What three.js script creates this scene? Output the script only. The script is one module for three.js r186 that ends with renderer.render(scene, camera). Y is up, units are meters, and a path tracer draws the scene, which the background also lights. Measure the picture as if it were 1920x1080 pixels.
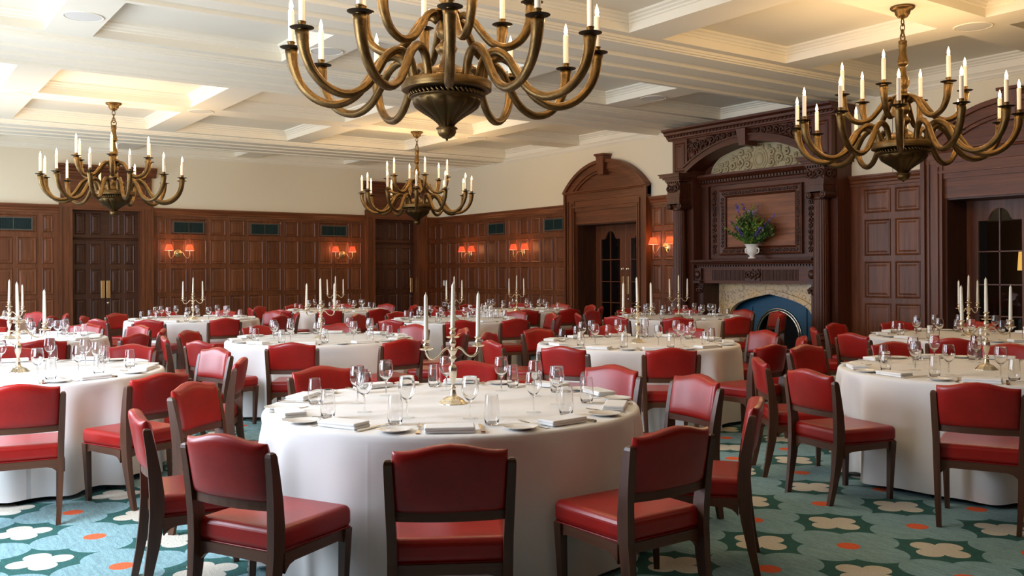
import * as THREE from 'three';
import { mergeGeometries, mergeVertices, toCreasedNormals } from 'three/addons/utils/BufferGeometryUtils.js';
import { RoundedBoxGeometry } from 'three/addons/geometries/RoundedBoxGeometry.js';
import { RectAreaLightUniformsLib } from 'three/addons/lights/RectAreaLightUniformsLib.js';

// ---------------------------------------------------------------- camera, daylight, exposure
const scene = new THREE.Scene();
const renderer = new THREE.WebGLRenderer({ antialias: true });
renderer.toneMapping = THREE.LinearToneMapping;
renderer.toneMappingExposure = 0.92;
renderer.shadowMap.enabled = true;
RectAreaLightUniformsLib.init();

const camera = new THREE.PerspectiveCamera(34.5, 1920 / 1080, 0.05, 80);
camera.rotation.order = 'YXZ';
camera.position.set(0, 1.46, 0);
camera.rotation.set(0, -0.614142, -0.005011);
camera.setViewOffset(1920, 1080, 0, 29.35, 1920, 1080);

const SKY = new THREE.Color().setRGB(1.0, 1.12, 1.3);
scene.background = SKY.clone().multiplyScalar(3.0);

// the room: x from the window wall to the fireplace wall, z from the wall behind the camera to the far wall
const XL = -0.65, XR = 13.3, ZB = -22.4, ZF = 0.55, HC = 4.3, WT = 0.35;
// tall windows in the left wall: [centre z, width]; daylight of the sky comes in through each of them
const WIN = [[-5.7, 2.4], [-11.05, 2.4], [-16.4, 2.4], [-20.4, 1.4]], WY0 = 0.7, WY1 = 3.4;
for (const [z, w] of WIN) {
  const l = new THREE.RectAreaLight(new THREE.Color().setRGB(0.9, 1.0, 1.16), 11.5, w - 0.12, WY1 - WY0 - 0.12);
  l.position.set(XL - 0.02, (WY0 + WY1) / 2, z); l.lookAt(XL + 3, (WY0 + WY1) / 2 - 1.0, z);   // skylight falls inwards and down
  scene.add(l);
}

// ---------------------------------------------------------------- helpers
let seed = 7;
const rnd = () => { seed = (seed * 1664525 + 1013904223) >>> 0; return seed / 4294967296; };
const rr = (a, b) => a + (b - a) * rnd();
const names = {};
function numbered(n) { const k = names[n] = (names[n] ?? -1) + 1; return k ? n + '_' + String(k).padStart(3, '0') : n; }
function tag(o, label, category, group) { o.userData.label = label; o.userData.category = category; if (group) o.userData.group = group; return o; }
function thing(name, label, category, group, x = 0, y = 0, z = 0, ry = 0) {
  const g = new THREE.Group(); g.name = numbered(name); g.position.set(x, y, z); g.rotation.y = ry; scene.add(g);
  return tag(g, label, category, group);
}
function structure(name) { const g = new THREE.Group(); g.name = name; g.userData.kind = 'structure'; scene.add(g); return g; }
function mesh(name, geo, mat, parent) {
  const m = new THREE.Mesh(geo, mat); m.name = name; m.castShadow = m.receiveShadow = true;
  if (parent) parent.add(m); return m;
}
function copy(src, label, x, y, z, ry) {
  const c = src.clone(); c.name = numbered(src.userData.kindName || src.name); c.userData = { ...src.userData, label };
  c.position.set(x, y, z); c.rotation.y = ry; scene.add(c); return c;
}
const flat = g => { const n = g.index ? g.toNonIndexed() : g; for (const k of Object.keys(n.attributes)) if (!['position', 'normal', 'uv'].includes(k)) n.deleteAttribute(k); if (!n.attributes.normal) n.computeVertexNormals(); if (!n.attributes.uv) n.setAttribute('uv', new THREE.BufferAttribute(new Float32Array(n.attributes.position.count * 2), 2)); return n; };
const join = list => mergeGeometries(list.map(flat));
const at = (g, x = 0, y = 0, z = 0, rx = 0, ry = 0, rz = 0) => { if (rx) g.rotateX(rx); if (ry) g.rotateY(ry); if (rz) g.rotateZ(rz); return g.translate(x, y, z); };
// box from corner to corner, uv in metres, grain along the given axis
function uvm(g, grain = 1, off = 0) {
  g = flat(g); const p = g.attributes.position.array, n = g.attributes.normal.array, uv = g.attributes.uv.array;
  for (let i = 0; i < uv.length / 2; i++) {
    const a = [Math.abs(n[i * 3]), Math.abs(n[i * 3 + 1]), Math.abs(n[i * 3 + 2])];
    const d = a[0] > a[1] && a[0] > a[2] ? 0 : a[1] > a[2] ? 1 : 2;
    const o = [0, 1, 2].filter(k => k !== d), v = o.includes(grain) ? grain : o[1], u = o.find(k => k !== v);
    uv[i * 2] = p[i * 3 + u] + off; uv[i * 2 + 1] = p[i * 3 + v] + off * 0.7;
  }
  g.attributes.uv.needsUpdate = true; return g;
}
function bb(x0, x1, y0, y1, z0, z1, grain = 1, off = 0) { return uvm(new THREE.BoxGeometry(x1 - x0, y1 - y0, z1 - z0).translate((x0 + x1) / 2, (y0 + y1) / 2, (z0 + z1) / 2), grain, off); }
function rb(x0, x1, y0, y1, z0, z1, r = 0.01, grain = 1, seg = 2) { return uvm(new RoundedBoxGeometry(x1 - x0, y1 - y0, z1 - z0, seg, r).translate((x0 + x1) / 2, (y0 + y1) / 2, (z0 + z1) / 2), grain); }
// nested rectangles [inset, height] on the xy plane facing +z, closed by a cap: framed panels, coffers, plates
function rings(w, h, prof, cap = true, grain = 1, off = 0) {
  const pos = [], quad = (a, b, c, d) => pos.push(...a, ...b, ...c, ...a, ...c, ...d);
  const loop = ([i, z]) => [[-w / 2 + i, -h / 2 + i, z], [w / 2 - i, -h / 2 + i, z], [w / 2 - i, h / 2 - i, z], [-w / 2 + i, h / 2 - i, z]];
  for (let k = 0; k + 1 < prof.length; k++) { const A = loop(prof[k]), B = loop(prof[k + 1]); for (let s = 0; s < 4; s++) quad(A[s], A[(s + 1) % 4], B[(s + 1) % 4], B[s]); }
  if (cap) { const A = loop(prof[prof.length - 1]); quad(...A); }
  const g = new THREE.BufferGeometry(); g.setAttribute('position', new THREE.Float32BufferAttribute(pos, 3)); g.computeVertexNormals();
  return uvm(g, grain, off);
}
// profile [z out, y] swept straight along x from x0 to x1
function moulding(prof, x0, x1, grain = 0) {
  const pos = [], nrm = [];
  for (let k = 0; k + 1 < prof.length; k++) {
    const [za, ya] = prof[k], [zb, yb] = prof[k + 1];
    pos.push(x0, ya, za, x1, ya, za, x1, yb, zb, x0, ya, za, x1, yb, zb, x0, yb, zb);
  }
  const shape = new THREE.Shape(prof.map(p => new THREE.Vector2(p[0], p[1])));
  const g = new THREE.BufferGeometry(); g.setAttribute('position', new THREE.Float32BufferAttribute(pos, 3)); g.computeVertexNormals();
  const e0 = flat(new THREE.ShapeGeometry(shape)).rotateY(-Math.PI / 2).translate(x0, 0, 0), e1 = flat(new THREE.ShapeGeometry(shape)).rotateY(-Math.PI / 2).translate(x1, 0, 0);
  return uvm(join([g, e0, e1]), grain);
}
const lathe = (pts, seg = 24) => new THREE.LatheGeometry(pts.map(p => new THREE.Vector2(p[0], p[1])), seg);
// round tube through points with a radius for each point
function tube(pts, radii, nu = 24, nv = 8, capped = true) {
  const curve = new THREE.CatmullRomCurve3(pts.map(p => new THREE.Vector3(...p)), false, 'centripetal');
  const fr = curve.computeFrenetFrames(nu, false), pos = [], idx = [], uv = [];
  const R = t => { if (typeof radii === 'number') return radii; const f = t * (radii.length - 1), i = Math.min(radii.length - 2, Math.floor(f)); return radii[i] + (radii[i + 1] - radii[i]) * (f - i); };
  // keep the frame from flipping on planar curves
  let up = fr.normals[0].clone();
  for (let i = 0; i <= nu; i++) {
    const t = i / nu, p = curve.getPointAt(t), T = fr.tangents[i];
    up.sub(T.clone().multiplyScalar(up.dot(T))).normalize();
    const B = T.clone().cross(up), r = R(t);
    for (let j = 0; j <= nv; j++) { const a = j / nv * 2 * Math.PI, v = up.clone().multiplyScalar(Math.cos(a) * r).add(B.clone().multiplyScalar(Math.sin(a) * r)).add(p); pos.push(v.x, v.y, v.z); uv.push(j / nv, t); }
  }
  for (let i = 0; i < nu; i++) for (let j = 0; j < nv; j++) { const a = i * (nv + 1) + j, b = a + nv + 1; idx.push(a, a + 1, b, b, a + 1, b + 1); }
  if (capped) for (const i of [0, nu]) { const p = curve.getPointAt(i / nu), c = pos.length / 3; pos.push(p.x, p.y, p.z); uv.push(0, 0); for (let j = 0; j < nv; j++) { const a = i * (nv + 1) + j; i ? idx.push(c, a, a + 1) : idx.push(c, a + 1, a); } }
  const g = new THREE.BufferGeometry(); g.setAttribute('position', new THREE.Float32BufferAttribute(pos, 3)); g.setAttribute('uv', new THREE.Float32BufferAttribute(uv, 2)); g.setIndex(idx); g.computeVertexNormals();
  return g;
}
// stack of rectangles [cx, y, cz, half width, half depth] with square edges
function loft(secs, grain = 1) {
  const pos = [], q = (a, b, c, d) => pos.push(...a, ...b, ...c, ...a, ...c, ...d);
  const L = ([x, y, z, w, d]) => [[x - w, y, z + d], [x + w, y, z + d], [x + w, y, z - d], [x - w, y, z - d]];
  for (let k = 0; k + 1 < secs.length; k++) { const A = L(secs[k]), B = L(secs[k + 1]); for (let s = 0; s < 4; s++) q(A[s], A[(s + 1) % 4], B[(s + 1) % 4], B[s]); }
  const A = L(secs[0]), B = L(secs[secs.length - 1]); q(A[3], A[2], A[1], A[0]); q(B[0], B[1], B[2], B[3]);
  const g = new THREE.BufferGeometry(); g.setAttribute('position', new THREE.Float32BufferAttribute(pos, 3)); g.computeVertexNormals();
  return uvm(g, grain);
}
function extrude(shape, depth, bevel = 0, seg = 12, steps = 1) { return uvm(new THREE.ExtrudeGeometry(shape, { depth, bevelEnabled: bevel > 0, bevelSize: bevel, bevelThickness: bevel, bevelSegments: 2, curveSegments: seg, steps })); }

// ---------------------------------------------------------------- textures
const hash = (x, y, s) => { let h = (x * 374761393 + y * 668265263 + s * 974634721) | 0; h = Math.imul(h ^ (h >>> 13), 1274126177); return ((h ^ (h >>> 16)) >>> 0) / 4294967296; };
function vnoise(x, y, px, py, s) {   // value noise that repeats after px, py
  const xi = Math.floor(x), yi = Math.floor(y), fx = x - xi, fy = y - yi, u = fx * fx * (3 - 2 * fx), v = fy * fy * (3 - 2 * fy);
  const w = (a, b) => hash(((a % px) + px) % px, ((b % py) + py) % py, s);
  return (w(xi, yi) * (1 - u) + w(xi + 1, yi) * u) * (1 - v) + (w(xi, yi + 1) * (1 - u) + w(xi + 1, yi + 1) * u) * v;
}
function texture(w, h, f, color = true, ru = 1, rv = 1) {
  const d = new Uint8Array(w * h * 4);
  for (let y = 0; y < h; y++) for (let x = 0; x < w; x++) { const c = f(x / w, y / h), i = (y * w + x) * 4; d[i] = Math.max(0, Math.min(255, c[0])); d[i + 1] = Math.max(0, Math.min(255, c[1])); d[i + 2] = Math.max(0, Math.min(255, c[2])); d[i + 3] = 255; }
  const t = new THREE.DataTexture(d, w, h); t.wrapS = t.wrapT = THREE.RepeatWrapping; t.magFilter = THREE.LinearFilter; t.minFilter = THREE.LinearMipmapLinearFilter; t.generateMipmaps = true;
  if (color) t.colorSpace = THREE.SRGBColorSpace; t.repeat.set(ru, rv); t.needsUpdate = true; return t;
}
function grain(u, v) {   // one metre by two metres of straight-grained oak
  const warp = vnoise(u * 6, v * 5, 6, 5, 1) * 0.6 + vnoise(u * 14, v * 9, 14, 9, 2) * 0.25;
  const band = vnoise((u + warp * 0.02) * 34, v * 3, 34, 3, 3), fine = vnoise((u + warp * 0.012) * 150, v * 8, 150, 8, 4), pore = vnoise(u * 300, v * 24, 300, 24, 5);
  return 0.45 * band + 0.35 * fine + 0.2 * pore + 0.25 * (vnoise(u * 3, v * 2, 3, 2, 6) - 0.5);
}
const oakTex = texture(512, 1024, (u, v) => { const g = 0.62 + 0.5 * grain(u, v); return [255 * Math.min(1, g), 250 * Math.min(1, g * 0.985), 244 * Math.min(1, g * 0.965)]; }, true, 1, 0.5);
const oakBump = texture(512, 1024, (u, v) => { const g = 255 * grain(u, v); return [g, g, g]; }, false, 1, 0.5);
const leatherBump = texture(512, 512, (u, v) => { const a = vnoise(u * 90, v * 90, 90, 90, 11), b = vnoise(u * 190, v * 190, 190, 190, 12), c = vnoise(u * 6, v * 6, 6, 6, 13); const g = 255 * (0.3 * a + 0.2 * b + 0.5 * c); return [g, g, g]; }, false, 3, 3);
const leatherTex = texture(512, 512, (u, v) => { const g = 0.88 + 0.12 * vnoise(u * 5, v * 5, 5, 5, 14) * 1.0 + 0.06 * (vnoise(u * 40, v * 40, 40, 40, 15) - 0.5); return [255 * g, 250 * g, 250 * g]; }, true, 2, 2);
const linenBump = texture(512, 512, (u, v) => { const a = vnoise(u * 4, v * 4, 4, 4, 21), b = vnoise(u * 11, v * 11, 11, 11, 22), cr = Math.max(0, 1 - Math.abs(u - 0.5) / 0.014); const g = 255 * Math.min(1, 0.45 * a + 0.3 * b + 0.1 * cr); return [g, g, g]; }, false, 1, 1);
const brassTex = texture(256, 256, (u, v) => { const g = 0.62 + 0.5 * (0.6 * vnoise(u * 7, v * 7, 7, 7, 31) + 0.4 * vnoise(u * 30, v * 30, 30, 30, 32)); return [255 * Math.min(1, g), 240 * Math.min(1, g), 215 * Math.min(1, g * 0.97)]; }, true, 2, 4);
const plasterBump = texture(256, 256, (u, v) => { const g = 255 * (0.6 * vnoise(u * 20, v * 20, 20, 20, 41) + 0.4 * vnoise(u * 60, v * 60, 60, 60, 42)); return [g, g, g]; }, false, 1, 1);
const marbleTex = texture(512, 512, (u, v) => {
  const n = vnoise(u * 4, v * 4, 4, 4, 51) + 0.5 * vnoise(u * 9, v * 9, 9, 9, 52) + 0.25 * vnoise(u * 22, v * 22, 22, 22, 53);
  const vein = Math.pow(1 - Math.abs(Math.sin(Math.PI * (n * 2.2 + u))), 14), b = vnoise(u * 3, v * 3, 3, 3, 54), f = 1 - 0.62 * vein - 0.18 * (vnoise(u * 40, v * 40, 40, 40, 55) > 0.72 ? 1 : 0);
  return [(205 + 25 * b) * f, (180 + 10 * b) * f, (128 + 20 * (1 - b)) * f];
}, true, 1, 1);
// carpet: a lattice of 0.643 m; blue four-lobed flowers with an orange eye, between them dark stars with a cream quatrefoil
const CELL = 0.643;
const carpetTex = texture(2048, 2048, (u, v) => {
  const cx = u * 4, cy = v * 4, x = cx - Math.round(cx), y = cy - Math.round(cy), ax = Math.abs(x), ay = Math.abs(y);
  const st = vnoise(u * 260, v * 40, 260, 40, 61) * 0.5 + vnoise(u * 700, v * 160, 700, 160, 62) * 0.5, pile = 0.94 + 0.12 * hash(Math.floor(u * 1024), Math.floor(v * 1024), 63);
  const blue = Math.min(Math.hypot(ax - 0.257, ay), Math.hypot(ax, ay - 0.257)) < 0.25 || ax + ay < 0.27;
  const qx = 0.5 - ax, qy = 0.5 - ay, cream = Math.min(Math.hypot(qx - 0.14, qy), Math.hypot(qx, qy - 0.14)) < 0.105 || qx + qy < 0.1;
  let c;
  if (Math.hypot(x, y) < 0.093 + 0.006 * (st - 0.5)) c = [226, 98, 54];
  else if (cream) c = [207, 204, 190];
  else if (blue) { const s = 0.86 + 0.26 * st; c = [128 * s, 166 * s, 173 * s]; }
  else { const s = 0.9 + 0.2 * st; c = [38 * s, 92 * s, 88 * s]; }
  return [c[0] * pile, c[1] * pile, c[2] * pile];
}, true, 1, 1);
const carpetBump = texture(512, 512, (u, v) => { const g = 255 * (0.6 * hash(Math.floor(u * 512), Math.floor(v * 512), 71) + 0.4 * vnoise(u * 120, v * 120, 120, 120, 72)); return [g, g, g]; }, false, 2, 2);

// ---------------------------------------------------------------- materials
const std = o => new THREE.MeshStandardMaterial(o), phy = o => new THREE.MeshPhysicalMaterial(o);
const lin = (r, g, b) => new THREE.Color().setRGB(r, g, b);
const oak = (r, g, b, rough = 0.42) => phy({ color: lin(r, g, b), map: oakTex, bumpMap: oakBump, bumpScale: 0.0007, roughness: rough, specularIntensity: 0.75, clearcoat: 0.06, clearcoatRoughness: 0.3 });
const M = {
  oakA: oak(0.17, 0.055, 0.019), oakB: oak(0.15, 0.047, 0.016), oakC: oak(0.185, 0.062, 0.022),
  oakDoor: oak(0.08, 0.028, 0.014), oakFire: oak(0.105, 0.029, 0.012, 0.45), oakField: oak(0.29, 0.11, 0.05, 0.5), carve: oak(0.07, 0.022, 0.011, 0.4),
  walnut: phy({ color: lin(0.12, 0.046, 0.021), map: oakTex, roughness: 0.42, clearcoat: 0.3, clearcoatRoughness: 0.35 }),
  leather: phy({ color: lin(0.37, 0.0095, 0.006), map: leatherTex, bumpMap: leatherBump, bumpScale: 0.00035, roughness: 0.36, specularIntensity: 0.85, clearcoat: 0.22, clearcoatRoughness: 0.2 }),
  piping: std({ color: lin(0.3, 0.012, 0.012), roughness: 0.4 }),
  linen: std({ color: lin(0.8, 0.79, 0.77), bumpMap: linenBump, bumpScale: 0.005, roughness: 0.9, side: THREE.DoubleSide }),
  napkin: std({ color: lin(0.84, 0.84, 0.83), bumpMap: linenBump, bumpScale: 0.0015, roughness: 0.9 }),
  paint: std({ color: lin(0.8, 0.725, 0.55), bumpMap: plasterBump, bumpScale: 0.0008, roughness: 0.85 }),
  ceil: std({ color: lin(0.86, 0.805, 0.66), roughness: 0.8 }),
  carpet: std({ map: carpetTex, bumpMap: carpetBump, bumpScale: 0.004, roughness: 1 }),
  brass: std({ color: lin(0.215, 0.152, 0.08), map: brassTex, metalness: 1, roughness: 0.43 }),
  brassDark: std({ color: lin(0.05, 0.036, 0.022), metalness: 0.8, roughness: 0.5 }),
  polished: std({ color: lin(0.72, 0.52, 0.26), metalness: 1, roughness: 0.28 }),
  silver: std({ color: lin(0.78, 0.71, 0.58), metalness: 1, roughness: 0.22 }),
  steel: std({ color: lin(0.72, 0.68, 0.6), metalness: 1, roughness: 0.18 }),
  wax: phy({ color: lin(0.82, 0.77, 0.64), roughness: 0.5 }),
  tubeWax: std({ color: lin(0.85, 0.81, 0.72), roughness: 0.5 }),
  china: phy({ color: lin(0.84, 0.82, 0.77), roughness: 0.2, clearcoat: 0.5, clearcoatRoughness: 0.1 }),
  glass: phy({ color: lin(0.98, 0.98, 0.98), transmission: 1, thickness: 0.002, ior: 1.5, roughness: 0.0 }),
  pane: phy({ color: lin(0.95, 0.97, 0.97), transmission: 1, thickness: 0, ior: 1.5, roughness: 0.0, side: THREE.DoubleSide }),
  flame: std({ color: lin(0.9, 0.6, 0.3), emissive: lin(1, 0.66, 0.34), emissiveIntensity: 14 }),
  shade: phy({ color: lin(0.85, 0.075, 0.035), transmission: 0.6, thickness: 0, roughness: 1, side: THREE.DoubleSide, emissive: lin(1, 0.13, 0.05), emissiveIntensity: 0.25 }),
  trimCream: std({ color: lin(0.75, 0.7, 0.6), roughness: 0.8, side: THREE.DoubleSide }),
  ventFrame: std({ color: lin(0.09, 0.085, 0.075), roughness: 0.5, metalness: 0.5 }),
  ventGrille: std({ color: lin(0.016, 0.05, 0.052), roughness: 0.5, metalness: 0.4 }),
  black: std({ color: lin(0.006, 0.006, 0.007), roughness: 0.9 }),
  marble: phy({ map: marbleTex, roughness: 0.35, clearcoat: 0.3 }),
  blue: std({ color: lin(0.008, 0.075, 0.15), roughness: 0.5, metalness: 0.1 }),
  plasterRelief: std({ color: lin(0.4, 0.34, 0.2), roughness: 0.6 }),
  white: std({ color: lin(0.8, 0.8, 0.78), roughness: 0.5 }),
  speaker: std({ color: lin(0.7, 0.69, 0.63), roughness: 0.7 }),
  leaf: std({ color: lin(0.1, 0.2, 0.03), roughness: 0.6, side: THREE.DoubleSide }),
  leafDark: std({ color: lin(0.035, 0.1, 0.02), roughness: 0.6, side: THREE.DoubleSide }),
  bloom: std({ color: lin(0.14, 0.1, 0.4), roughness: 0.7, side: THREE.DoubleSide }),
  bloomPale: std({ color: lin(0.32, 0.28, 0.5), roughness: 0.7, side: THREE.DoubleSide }),
  sprig: std({ color: lin(0.33, 0.38, 0.05), roughness: 0.7, side: THREE.DoubleSide }),
  lampShade: std({ color: lin(0.8, 0.5, 0.15), emissive: lin(1, 0.55, 0.12), emissiveIntensity: 0.9 }),
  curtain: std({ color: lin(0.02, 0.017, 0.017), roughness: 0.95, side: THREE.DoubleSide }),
};
// ---------------------------------------------------------------- floor
{
  const f = structure('floor');
  const w = XR - XL + 2.6, l = ZF - ZB + 0.8, g = new THREE.PlaneGeometry(w, l).rotateX(-Math.PI / 2).translate((XL + XR) / 2 + 0.9, 0, (ZF + ZB) / 2);
  const p = g.attributes.position, uv = g.attributes.uv;
  for (let i = 0; i < p.count; i++) uv.setXY(i, (p.getX(i) - 4.93) / (4 * CELL), -(p.getZ(i) + 2.995) / (4 * CELL));
  mesh('carpet', g, M.carpet, f);
  mesh('floor_slab', bb(XL - 0.5, XR + 2.4, -0.25, -0.01, ZB - 0.5, ZF + 0.5), M.black, f);
}
// ---------------------------------------------------------------- coffered ceiling
const CX = [[-0.57, 1.78], [2.3, 4.65], [5.17, 7.5], [8.04, 10.38], [10.91, 13.2]];
const CZ = [[-22.3, -20.94], [-18.97, -16.65], [-16.08, -13.9], [-11.93, -10.17], [-8.2, -6.02], [-5.45, -3.13], [-1.16, 0.2]];
{
  const c = structure('ceiling');
  const s = new THREE.Shape([[XL - 0.3, ZB - 0.3], [XR + 0.3, ZB - 0.3], [XR + 0.3, ZF + 0.3], [XL - 0.3, ZF + 0.3]].map(p => new THREE.Vector2(p[0], -p[1])));
  for (const [a, b] of CX) for (const [d, e] of CZ) s.holes.push(new THREE.Path([[a, d], [a, e], [b, e], [b, d]].map(p => new THREE.Vector2(p[0], -p[1]))));
  mesh('rib_grid', flat(new THREE.ShapeGeometry(s)).rotateX(-Math.PI / 2).translate(0, HC, 0), M.ceil, c);
  const prof = [[0, 0], [0, 0.1], [0.02, 0.108], [0.024, 0.128], [0.05, 0.145], [0.055, 0.16], [0.085, 0.178], [0.09, 0.2]];
  for (const [a, b] of CX) for (const [d, e] of CZ) mesh('coffer', at(rings(b - a, e - d, prof), 0, 0, 0, -Math.PI / 2).translate((a + b) / 2, HC, (d + e) / 2), M.ceil, c);
  for (const [z0, z1] of [[-20.94, -18.97], [-13.9, -11.93], [-10.17, -8.2], [-3.13, -1.16]]) {
    // stepped cross beams: a moulded drop at each side and three flutes in the soffit; [z, y]
    const h = 0.075, y = HC - h, P = [[z1 - 0.13, HC], [z1 - 0.135, HC - 0.03], [z1 - 0.155, HC - 0.034], [z1 - 0.16, HC - 0.055], [z1 - 0.185, HC - 0.06], [z1 - 0.19, y]];
    for (const o of [0.52, 1.01, 1.5]) P.push([z1 - o, y], [z1 - o - 0.015, y + 0.055], [z1 - o - 0.18, y + 0.055], [z1 - o - 0.195, y]);
    P.push([z0 + 0.19, y], [z0 + 0.185, HC - 0.06], [z0 + 0.16, HC - 0.055], [z0 + 0.155, HC - 0.034], [z0 + 0.135, HC - 0.03], [z0 + 0.13, HC]);
    mesh('cross_beam', moulding(P, XL - 0.02, XR + 0.02), M.ceil, c);
  }
  mesh('roof_slab', bb(XL - 0.6, XR + 0.6, HC + 0.24, HC + 0.4, ZB - 0.6, ZF + 0.6), M.ceil, c);
}
// ---------------------------------------------------------------- walls
const ROWS = [[2.385, 2.76], [1.7, 2.275], [1.03, 1.6], [0.38, 0.94]];
const PANEL = [[0, 0], [0.003, 0.014], [0.014, 0.019], [0.025, 0.007], [0.029, 0.003], [0.05, 0.003], [0.078, 0.011]];
const CAP = [[0.02, 2.81], [0.035, 2.815], [0.035, 2.86], [0.05, 2.875], [0.055, 2.905], [0.085, 2.94], [0.09, 2.965], [0.105, 2.97], [0.105, 2.995], [0, 2.995]];
const BASE = [[0.02, 0.0], [0.05, 0.0], [0.05, 0.2], [0.04, 0.225], [0.03, 0.25], [0.02, 0.255]];
const panelGeo = new Map();
function panel(parent, x0, x1, y0, y1, z = 0.02, mats = [M.oakA, M.oakB, M.oakC]) {
  const w = Math.round((x1 - x0) * 50) / 50, h = Math.round((y1 - y0) * 50) / 50, v = Math.floor(rnd() * 3), key = w + '|' + h + '|' + v;
  if (!panelGeo.has(key)) panelGeo.set(key, rings(w, h, PANEL, true, 1, v * 0.37 + w));
  const m = mesh('panel', panelGeo.get(key), mats[Math.floor(rnd() * mats.length)], parent); m.position.set((x0 + x1) / 2, (y0 + y1) / 2, z); return m;
}
function wainscot(wall, x0, x1) {
  const b = mesh('wainscot', bb(x0, x1, 0, 2.83, 0, 0.02), M.oakA, wall);
  mesh('cap_moulding', moulding(CAP, x0, x1), M.oakC, b); mesh('skirting', moulding(BASE, x0, x1), M.oakB, b);
  return b;
}
// far wall: local x runs along the room's x, z comes forward
const wallBack = structure('wall_back'); wallBack.position.set(0, 0, ZB);
mesh('plaster', bb(XL - 0.3, XR + 0.3, 2.95, 4.6, -WT, 0), M.paint, wallBack);
for (const [a, b] of [[XL - 0.3, 3.87], [5.33, 11.27], [12.6, XR + 0.3]]) mesh('plaster', bb(a, b, 0, 2.95, -WT, 0), M.paint, wallBack);
mesh('picture_moulding', moulding([[0, 4.2], [0.02, 4.2], [0.025, 4.215], [0.05, 4.24], [0.05, 4.26], [0.08, 4.3], [0, 4.3]], XL, XR), M.ceil, wallBack);
{
  const A = wainscot(wallBack, XL, 3.62), B = wainscot(wallBack, 5.59, 11.02), C = wainscot(wallBack, 12.85, XR);
  const cols = []; for (let k = 0; k < 7; k++) cols.push([2.78 - 0.463 * k, 3.165 - 0.463 * k]);
  for (const [y0, y1] of ROWS) {
    const top = y0 === ROWS[0][0];
    panel(A, 3.27, 3.49, y0, y1);
    cols.forEach(([a, b], i) => { if (top && i < 2) { if (i === 0) panel(A, 2.317, b, y0, y1); } else panel(A, a, b, y0, y1); });
    panel(B, 5.69, 5.9, y0, y1); panel(B, 10.61, 10.89, y0, y1); panel(C, 12.94, 13.2, y0, y1);
    for (let k = 0; k < 10; k++) {
      const a = 5.98 + 0.4633 * k;
      if (top && [0, 4, 8].includes(k)) { panel(B, a, a + 0.39 + 0.4633, y0, y1); k++; } else panel(B, a, a + 0.385, y0, y1);
    }
  }
}
// fireplace wall: local x is the room's z, z comes out into the room (towards -x)
const wallRight = structure('wall_right'); wallRight.position.set(XR, 0, 0); wallRight.rotation.y = -Math.PI / 2;
mesh('plaster', bb(ZB - 0.3, ZF + 0.3, 2.53, 4.6, -WT, 0), M.paint, wallRight);
for (const [a, b] of [[ZB - 0.3, -16.27], [-14.22, -12.3], [-9.7, -7.58], [-5.53, ZF + 0.3]]) mesh('plaster', bb(a, b, 0, 2.53, -WT, 0), M.paint, wallRight);
mesh('plaster', bb(-12.3, -9.7, 1.28, 2.53, -WT, 0), M.paint, wallRight);
mesh('picture_moulding', moulding([[0, 4.2], [0.02, 4.2], [0.025, 4.215], [0.05, 4.24], [0.05, 4.26], [0.08, 4.3], [0, 4.3]], ZB, ZF), M.ceil, wallRight);
for (const z of [-8.46, -7.98]) mesh('panel_joint', bb(z - 0.004, z + 0.004, 2.99, 4.2, 0, 0.004), M.ventFrame, wallRight);
{
  const A = wainscot(wallRight, ZB, -16.58), B = wainscot(wallRight, -13.92, -12.8), C = wainscot(wallRight, -9.2, -7.9), D = wainscot(wallRight, -5.22, ZF);
  for (const [y0, y1] of ROWS) {
    const top = y0 === ROWS[0][0];
    for (let k = 0; k < 12; k++) {
      const a = -22.26 + 0.4725 * k;
      if (top && [0, 5, 10].includes(k)) { panel(A, a, a + 0.375 + 0.4725, y0, y1); k++; } else panel(A, a, a + 0.375, y0, y1);
    }
    panel(B, -13.84, -13.58, y0, y1); panel(B, -13.49, -13.2, y0, y1); panel(B, -13.11, -12.9, y0, y1);
    panel(C, -8.95, -8.49, y0, y1); panel(C, -8.41, -7.99, y0, y1);
    for (let k = 0; k < 8; k++) panel(D, -5.1 + 0.65 * k, -4.55 + 0.65 * k, y0, y1);
  }
}
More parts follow.
